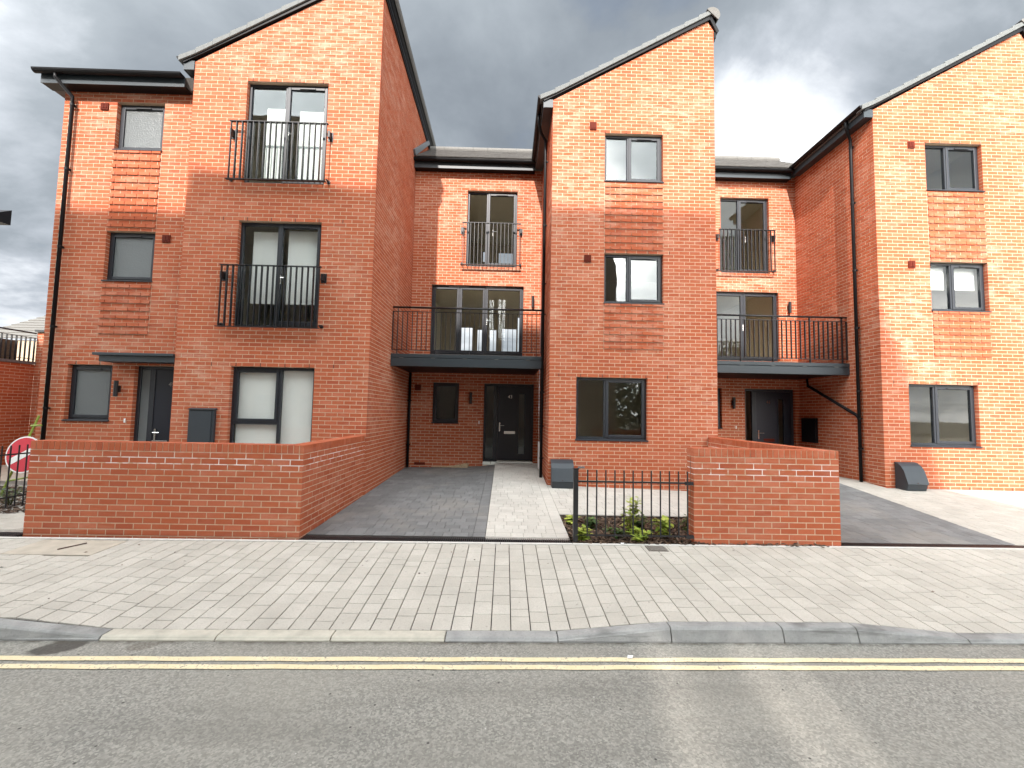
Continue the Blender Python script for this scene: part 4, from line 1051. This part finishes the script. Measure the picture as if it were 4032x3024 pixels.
weeps(H3, [(8.85+0.45*i, lv(87), YR) for i in range(4)]+[(8.55+0.45*i, lv(52), YR) for i in range(5)]+[(8.1+0.45*i, lv(17), YR) for i in range(6)]+[(8.7+0.45*i, lv(-12), YR) for i in range(5)]+[(4.7+0.62*i, lv(53), YB) for i in range(5)])
rooms(H3, XR0+0.11, XR1-0.11, YR+0.17, 12.2, ((0.55, 2.95), (3.2, 5.6), (5.85, 8.4)))
rooms(H3, XC1+0.11, XR0-0.05, YB+0.17, 16.6, ((0.55, 2.95), (3.25, 5.6), (5.75, 8.3)), [(6.75, 7.25, 4.0, 5.3)])

# ------------------------------------------------------------------ railing and planting bed in front of number 43
def bar_fence(name, label, p0, p1, zb, n, zt, post=True, zr=(0.965, 0.286)):
    p0, p1 = Vector(p0), Vector(p1); d = (p1-p0).normalized(); s = Vector((-d.y, d.x, 0))
    f = empty(name, ((p0+p1)/2).to_tuple()[:2]+(zb,)); tag(f, label, 'railing', 'black bar railings round the planting beds')
    if post:
        q = MB(); q.box(p0.x-0.065, p0.x-0.005, p0.y-0.03, p0.y+0.03, zb-0.1, zt+0.005); o = bevel(q.build('post', 'black_metal', f), 0.004, 1)
        MB().box(p0.x-0.07, p0.x, p0.y-0.034, p0.y+0.034, zt+0.0055, zt+0.018).build('post_cap', 'black_metal', o)
        MB().tube([(p0.x-0.01, p0.y-0.01, zt+0.03), (p0.x+0.075, p0.y-0.01, zt+0.032)], 0.012, 8).build('bolt', 'lead', o)
    for z in zr:
        q = MB(); q.prism([p0+s*0.005+Vector((0, 0, z-p0.z-0.016)), p1+s*0.005+Vector((0, 0, z-p0.z-0.016)), p1+s*0.005+Vector((0, 0, z-p0.z+0.006)), p0+s*0.005+Vector((0, 0, z-p0.z+0.006))], -s*0.010); q.build('rail', 'black_metal', f)
    me = MB().tube([(0, 0, 0.262), (0, 0, zt)], 0.010, 8).mesh('bar', 'black_metal')
    for i in range(n):
        o = link('bar', me, f); o.location = p0+(p1-p0)*((i+0.35)/n)-s*0.0142*0-Vector((0, 0, p0.z))+s*0.0
        o.location = (p0+(p1-p0)*((i+1)/n)).xy.to_3d()
    if post:
        for z, zz in ((zr[0], 0.03), (zr[1], 0.03)): MB().box(p1.x-0.03, p1.x+0.07, p1.y-0.02, p1.y+0.02, z-0.03, z+0.012).build('bracket', 'black_metal', f)
    return f
bar_fence('bar_railing', 'black metal bar railing in front of the planting bed, left of the short wall', (0.975, 5.755, 0.0), (2.397, 5.755, 0.0), 0.2, 12, 1.11)

def scatter_chips(name, label, x0, x1, y0, y1, zf, n):
    base = MB(); nx, ny = 10, 6
    for i in range(nx):
        for j in range(ny):
            a, b = x0+(x1-x0)*i/nx, x0+(x1-x0)*(i+1)/nx; c, d = y0+(y1-y0)*j/ny, y0+(y1-y0)*(j+1)/ny
            base.quad(*[(x, y, zf(x, y)-0.012) for x, y in ((a, c), (b, c), (b, d), (a, d))])
    structure(base.build('soil', 'soil'))
    m = MB()
    for i in range(n):
        x, y = random.uniform(x0+0.01, x1-0.01), random.uniform(y0+0.01, y1-0.01); z = zf(x, y)+random.uniform(-0.012, 0.022)
        l, w = random.uniform(0.018, 0.055), random.uniform(0.006, 0.017); t = random.uniform(0, 6.28); tl = random.uniform(-0.5, 0.5)
        u = Vector((math.cos(t), math.sin(t), tl)).normalized()*l; v = Vector((-math.sin(t), math.cos(t), random.uniform(-.4, .4)))*w; nn = u.cross(v).normalized()*0.004; c = Vector((x, y, z))
        m.hexa([c-u-v-nn, c+u-v*.6-nn, c+u*.9+v-nn, c-u*.8+v-nn, c-u-v+nn, c+u-v*.6+nn, c+u*.9+v+nn, c-u*.8+v+nn])
    o = m.build('bark_mulch', 'bark_chip'); o['kind'] = 'stuff'; tag(o, label, 'mulch')
bedz = lambda x, y: 0.185+0.035*cl01((y-5.7)/1.2)
scatter_chips('bark_mulch', 'dark bark mulch in the bed behind the black railing', 0.892, 4.17, 5.69, 6.945, bedz, 5200)
bedl = lambda x, y: 0.22+0.03*(y-6.6)
scatter_chips('bark_mulch', 'dark bark mulch in the bed beyond the left end of the long wall', -9.6, -6.9, 6.66, 8.45, bedl, 1800)

def leafy(name, label, x, y, z, h, spread, nst, material, leaf=0.05, density=16, upright=0.6):
    e = empty(name, (x, y, z)); tag(e, label, 'plant', 'young shrubs in the planting beds')
    st, lf = MB(), MB()
    for i in range(nst):
        a = random.uniform(0, 6.28); out = spread*random.uniform(0.4, 1.0)*(1 if i else 0.1); hh = h*random.uniform(0.6, 1.0) if i else h
        p0 = Vector((x+0.02*math.cos(a), y+0.02*math.sin(a), z-0.01)); p2 = Vector((x+out*math.cos(a), y+out*math.sin(a), z+hh)); p1 = p0.lerp(p2, 0.5)+Vector((0, 0, hh*0.12))
        pts = [p0, p1, p2]; st.tube(pts, [0.005, 0.004, 0.002], 5)
        for k in range(density):
            t = 0.15+0.87*k/density; b = p0.lerp(p1, t*2) if t < .5 else p1.lerp(p2, t*2-1)
            an = k*2.4+random.uniform(-.4, .4); L = leaf*random.uniform(0.65, 1.25)
            dr = Vector((math.cos(an), math.sin(an), random.uniform(-0.25, upright))).normalized(); sd_ = dr.cross(Vector((0, 0, 1))).normalized()*L*0.30; up = Vector((0, 0, -L*0.10))
            b = b+Vector((random.uniform(-.012, .012), random.uniform(-.012, .012), 0))
            lf.add([b, b+dr*L*.35+sd_, b+dr*L*.7+sd_*.7+up*.4, b+dr*L+up, b+dr*L*.7-sd_*.7+up*.4, b+dr*L*.35-sd_], [(0, 1, 2, 3), (0, 3, 4, 5)])
    st.build('stem', 'stem', e); o = lf.build('leaves', material, e)
P = [(1.75, 6.10, 0.52, 0.13, 8, 'leaf_lime', 'tallest lime green shrub in the railed bed'),
     (1.78, 5.86, 0.14, 0.20, 9, 'leaf_lime', 'low lime shrub at the foot of the railing, middle of the bed'),
     (2.16, 5.98, 0.26, 0.15, 9, 'leaf_lime', 'lime shrub near the right end of the black railing'),
     (1.06, 5.82, 0.16, 0.11, 9, 'leaf_lime', 'small yellow green plant beside the railing post'),
     (0.99, 6.62, 0.10, 0.12, 6, 'leaf_lime', 'tiny plant in the back left corner of the railed bed'),
     (1.92, 6.18, 0.26, 0.14, 9, 'leaf_green', 'dark green shrub right of the tallest lime shrub'),
     (1.24, 6.35, 0.15, 0.14, 7, 'leaf_green', 'dark green low plant left of middle in the railed bed'),
     (2.62, 6.30, 0.22, 0.20, 9, 'leaf_green', 'dark green shrub by the end of the short wall'),
     (1.50, 5.95, 0.13, 0.13, 7, 'leaf_green', 'low dark green plant between lime shrubs behind the railing')]
for (x, y, h, s, n, mt, lb) in P: leafy('shrub', lb, x, y, bedz(x, y), h, s, n, mt, leaf=0.085 if mt == 'leaf_lime' else 0.07, density=20)
leafy('shrub', 'green shrub under the railing beyond the long wall', -7.75, 7.15, bedl(-7.7, 7.1), 0.28, 0.28, 10, 'leaf_green', leaf=0.06)
leafy('shrub', 'low green plant at the left edge of the picture', -8.35, 7.35, bedl(-8.3, 7.3), 0.20, 0.30, 9, 'leaf_green', leaf=0.06)

# gravel by the door of number 43
m = MB()
for i in range(700):
    t = random.random()**0.5; x = -1.95+1.02*t+random.uniform(-0.03, 0.03); y = 11.60-random.random()*0.22*t; z = court_z(x, y)+0.014+0.16*max(0, (t-0.45))*random.random()*cl01((y-11.42)/0.16)
    r_ = random.uniform(0.011, 0.024); a = random.uniform(0, 1)
    m.add([(x+r_, y, z), (x, y+r_, z+.002), (x-r_, y+.002, z), (x, y-r_, z), (x+.002, y, z+r_*.8), (x, y, z-r_*.6)], [(0, 1, 4), (1, 2, 4), (2, 3, 4), (3, 0, 4), (1, 0, 5), (2, 1, 5), (3, 2, 5), (0, 3, 5)])
o = m.build('gravel', 'gravel_tan'); o['kind'] = 'stuff'; tag(o, 'spilled tan gravel along the wall left of door 43', 'gravel')
# scraps of litter
for (x, y, z, lb) in ((0.98, 3.42, 0.008, 'small white scrap of litter on the road near the raised kerb'), (1.52, 5.66, 0.20, 'small white scrap of paper under the black railing')):
    m = MB(); vs = [(x+random.uniform(-.02, .02), y+random.uniform(-.015, .015), z+random.uniform(0, .014)) for _ in range(7)]
    m.prism([(x-.022, y-.006, z), (x+.012, y-.014, z+.004), (x+.025, y+.004, z+.012), (x+.004, y+.016, z+.006), (x-.016, y+.010, z+.010)], (0.002, 0.003, 0.004)); tag(m.build('litter', 'white_plastic'), lb, 'litter')
# dead leaves blown on to the paving
m = MB()
for i in range(46):
    x = random.uniform(-6, 7); y = random.uniform(3.9, 5.6); z = pave_z(x, y)+0.003; t = random.uniform(0, 6.28); L = random.uniform(0.008, 0.022)
    u = Vector((math.cos(t), math.sin(t), 0))*L; v = Vector((-math.sin(t), math.cos(t), 0.25))*L*.5; c_ = Vector((x, y, z))
    m.add([c_-u, c_-v*.8, c_+u, c_+v+Vector((0, 0, .004))], [(0, 1, 2, 3)])
o = m.build('leaf_litter', 'bark_chip'); o['kind'] = 'stuff'; tag(o, 'dry leaf scraps scattered on the pale pavement', 'leaves')

# ------------------------------------------------------------------ road sign and railing beyond the long wall, at the left edge
bar_fence('bar_railing', 'black metal bar railing at the left edge in front of the tilted road sign', (-7.42, 6.1, 0.0), (-7.46, 8.0, 0.0), 0.25, 16, 1.19, post=False, zr=(1.06, 0.42))
sg = empty('road_sign', (-8.1, 7.7, 0.25)); tag(sg, 'red round no entry road sign with white bar leaning on a lime green frame', 'sign')
cxs, czs, yS, tilt = -8.09, 0.965, 7.62, math.radians(31)
def disc(r0, y, mat_, nm, th=0.004, seg=40):
    q = MB(); q.prism([(cxs+r0*math.cos(2*math.pi*i/seg), y+0.10*(r0*math.sin(2*math.pi*i/seg)), czs+r0*math.sin(2*math.pi*i/seg)) for i in range(seg)], (0, -th, 0)); return q.build(nm, mat_, sg)
disc(0.305, yS, 'sign_white', 'rim'); disc(0.282, yS-0.0042, 'sign_red', 'plate', 0.003)
u = Vector((math.cos(tilt), 0.1*math.sin(tilt), math.sin(tilt))); w = Vector((-math.sin(tilt), 0.1*math.cos(tilt), math.cos(tilt))); cc = Vector((cxs, yS-0.0074, czs))
MB().prism([cc-u*0.235-w*0.05, cc+u*0.235-w*0.05, cc+u*0.235+w*0.05, cc-u*0.235+w*0.05], (0, -0.003, 0)).build('bar', 'sign_white', sg)
fr = MB()
for pts in ([(-8.55, 7.75, 0.28), (-7.98, 7.70, 1.62)], [(-7.78, 7.75, 0.28), (-8.12, 7.70, 1.30)], [(-8.46, 7.74, 0.50), (-7.86, 7.74, 0.62)], [(-8.10, 7.70, 1.45), (-7.93, 7.70, 1.46)]): fr.tube(pts, 0.016, 6)
fr.build('stand', 'frame_lime', sg)

# ------------------------------------------------------------------ neighbouring buildings at the left
NB = empty('terrace_house', (-12.4, 11.0, 0.2)); tag(NB, 'red brick neighbour with roof terrace railing seen at the left edge', 'house')
br, mo = [], MB()
XN, YN = -12.0, 11.36
brick_face((XN, 6.2), (0, 1), YN-6.2, 0.0, 2.815, bricks=br, mort=mo)
brick_face((XN-0.0, YN), (1, 0), 3.14, 0.0, 3.65, bricks=br, mort=mo)
brick_face((-17.0, 12.4), (1, 0), 2.1, 0.0, 7.1, bricks=br, mort=mo)
wl = mo.build('wall', 'mortar', NB); lay(br, wl, 120)
MB().box(XN-0.12, XN+0.03, 6.2, YN-0.002, 2.82, 2.885).build('coping', 'lead', NB)
MB().box(XN-0.02, XN+0.36, YN-0.05, YN+0.3, 3.655, 3.71).build('pier_cap', 'black_metal', NB)
rl = MB(); rl.tube([(XN-0.02, 6.3, 3.605), (XN-0.02, YN-0.01, 3.615)], 0.020, 8); ro = rl.build('railing', 'black_metal', NB)
MB().box(XN-0.04, XN, 6.3, YN-0.01, 3.49, 3.50).build('rail', 'black_metal', ro); MB().box(XN-0.04, XN, 6.3, YN-0.01, 2.95, 2.96).build('rail', 'black_metal', ro)
me = MB().box(-0.02, 0.02, -0.005, 0.005, 2.886, 3.49).mesh('baluster', 'black_metal'); y = 8.6
while y < YN: o = link('baluster', me, ro); o.location = (XN-0.02, y, 0); y += 0.105
MB().box(-18, XN-0.2, 6.5, 12.35, 2.6, 2.8).build('terrace', 'concrete', NB)
MB().box(XN-0.50, XN-0.45, 8.6, 11.34, 2.81, 3.42).build('terrace_screen', 'bark', NB)
q = MB(); q.prism([(-18, 12.2, 6.98), (-18, 12.2, 7.10), (-18, 12.75, 7.45), (-18, 12.75, 7.0)], (3.48, 0, 0)); q.build('roof', 'gloss_black', NB); gutter(NB, (-18, 12.14, 7.06), (-14.5, 12.14, 7.06))
# grey roof of a house further back
NR = empty('distant_house', (-18.5, 19, 0.2)); tag(NR, 'house far behind at the left, pale grey tiled roof showing beside the downpipe', 'house')
A, B_, Cc, D = Vector((-20.6, 17.0, 4.30)), Vector((-15.7, 17.0, 4.30)), Vector((-15.7, 18.4, 5.55)), Vector((-18.9, 18.4, 5.55))
n = 10
for i in range(n):
    t0, t1 = i/n, (i+1)/n; l0, l1 = A.lerp(D, t0), A.lerp(D, t1); r0, r1 = B_.lerp(Cc, t0), B_.lerp(Cc, t1)
    MB().prism([l0, r0, r1+Vector((0, 0, -0.03)), l1+Vector((0, 0, -0.03))], (0, -0.01, 0.035)).build('tile_course', 'ridge_grey', NR)
q = MB(); q.prism([(-20.4, 17.1, -0.2), (-15.75, 17.1, -0.2), (-15.75, 17.1, 4.25), (-20.4, 17.1, 4.25)], (0, 6, 0)); q.build('wall', 'render_tan', NR)

# ------------------------------------------------------------------ across the street (behind the camera): flats and trees, seen in the glass and in the shade they cast
FB = empty('apartment_block', (-6, -12, 0)); tag(FB, 'tall pale apartment block across the street, mirrored in the windows', 'building')
YO = -9.0
def Hs(zs, ys): return zs+0.787*(ys-YO)
prof = [(-30, 0), (6.9, 0), (6.9, 11.2), (5.65, Hs(.43, 9.02)), (4.96, Hs(2.93, 9.02)), (4.51, Hs(4.05, 9.02)), (4.15, 19.45), (0.95, 20.38), (-5.82, 20.38), (-5.83, 19.62), (-9.42, 19.92), (-9.43, 19.42), (-30, 19.4)]
SUN_SLOT = (-1.32, -0.12, 7.2, 10.35)  # invented gap letting sun on to the road as if thrown back by windows
m = MB()
for (xa, xb, lo, hi) in ((-30, SUN_SLOT[0], None, None), (SUN_SLOT[0], SUN_SLOT[1], None, SUN_SLOT[2]), (SUN_SLOT[0], SUN_SLOT[1], SUN_SLOT[3], None), (SUN_SLOT[1], 6.9, None, None)):
    poly = prof
    cs = [(-1, 0, -xa), (1, 0, xb)]
    if hi is not None: cs.append((0, 1, hi))
    if lo is not None: cs.append((0, -1, -lo))
    pp = clip_all(poly, cs)
    m.prism([(x, YO, z) for x, z in pp], (0, -0.5, 0))
m.box(-30, -3.4, -15, -9.51, 0, 17.5); m.box(1.0, 4.4, -15, -9.51, 0, 16.0)
m.build('wall', 'render_white', FB)
for j in range(6):
    for i in range(11):
        x = -28+i*2.7
        if -2.6 < x+0.7 < 1.3: continue
        z = 0.9+j*3.0
        f = MB(); f.box(x, x+1.4, YO+0.003, YO+0.05, z, z+1.7); w = f.build('window', 'anthracite', FB)
        MB().box(x+0.07, x+0.67, YO+0.051, YO+0.056, z+0.07, z+1.63).build('pane', 'door_navy', w); MB().box(x+0.73, x+1.33, YO+0.051, YO+0.056, z+0.07, z+1.63).build('pane', 'door_navy', w)
sun_screen = MB()                                           # made-up slats and bars that thin the sun into streaks on the road
z = SUN_SLOT[2]+0.02
while z < SUN_SLOT[3]-0.05:
    sun_screen.box(SUN_SLOT[0]+0.001, SUN_SLOT[1]-0.001, YO-0.27, YO-0.25, z, z+0.044); z += 0.095
sun_screen.box(-0.98, -0.60, YO-0.249, YO-0.2, SUN_SLOT[2]+0.001, SUN_SLOT[3]-0.001)
for (xa, wd, ln) in ((-1.20, 0.05, 0.10), (-0.52, 0.06, 0.16), (-0.30, 0.05, -0.12)):
    sun_screen.prism([(xa, YO-0.40, SUN_SLOT[2]+0.002), (xa+wd, YO-0.40, SUN_SLOT[2]+0.002), (xa+wd+ln, YO-0.40, SUN_SLOT[3]-0.002), (xa+ln, YO-0.40, SUN_SLOT[3]-0.002)], (0, -0.05, 0))
sun_screen.build('louvre', 'steel_grey', FB)  # added only to shape the sun patch on the road
def tree(label, x, y, h, rad, n, seed):
    rnd = random.Random(seed); e = empty('street_tree', (x, y, 0)); tag(e, label, 'tree', 'trees across the street')
    t = MB(); t.tube([(x, y, -0.2), (x+0.05, y, h*0.3), (x, y+0.1, h*0.55), (x+0.1, y, h*0.85)], [0.16, 0.13, 0.09, 0.03], 8)
    cl = []
    for i in range(44):
        a = rnd.uniform(0, 6.28); rr = rad*rnd.random()**0.5; zz = h*rnd.uniform(0.16, 1.0); k_ = 1-abs((zz/h-0.62)/0.62)**2
        c = Vector((x+rr*k_*math.cos(a), y+rr*k_*math.sin(a), zz)); cl.append((c, rad*rnd.uniform(0.22, 0.42)))
        t.tube([(x, y, min(zz*0.7, h*0.6)), tuple(c)], [0.05, 0.012], 5)
    t.build('trunk', 'bark', e); m = MB()
    for i in range(n):
        c, r_ = rnd.choice(cl); v = Vector((rnd.gauss(0, 1), rnd.gauss(0, 1), rnd.gauss(0, .8))).normalized()*r_*rnd.random()**0.4; p = c+v; s = rnd.uniform(0.09, 0.2)
        u = Vector((rnd.gauss(0, 1), rnd.gauss(0, 1), rnd.gauss(0, 1))).normalized()*s; w = u.cross(Vector((rnd.gauss(0, 1), rnd.gauss(0, 1), rnd.gauss(0, 1)))).normalized()*s*.6
        m.add([p-u, p-w, p+u, p+w], [(0, 1, 2, 3)], rnd.random())
    m.build('crown', 'leaf_tree', e)
for i, (x, y, h, rd) in enumerate(((9.0, -11, 6.6, 3.4), (13.0, -12.5, 8.0, 2.8), (18.5, -11.5, 7.2, 2.6)   )):
    tree(('nearest', 'second', 'third', 'farthest')[i]+' dark green tree across the street, counted from the apartment block', x, y, h, rd, 5200, 40+i)
fb = empty('bar_railing', (14, -6.2, 0)); tag(fb, 'black railing across the street, mirrored low in the middle ground floor window', 'railing', 'black bar railings across the street')
q = MB(); q.box(7, 24, -6.22, -6.19, 1.05, 1.08); q.box(7, 24, -6.22, -6.19, 0.12, 0.15); q.build('rail', 'black_metal', fb); me = MB().box(-0.01, 0.01, -6.215, -6.195, 0.0, 1.2).mesh('bar', 'black_metal')
for i in range(110): o = link('bar', me, fb); o.location = (7.1+i*0.153, 0, 0)
q = MB(); q.quad((-60, -30, -0.02), (60, -30, -0.02), (60, -4.5, -0.02), (-60, -4.5, -0.02)); structure(q.build('pavement_opposite', 'concrete'))
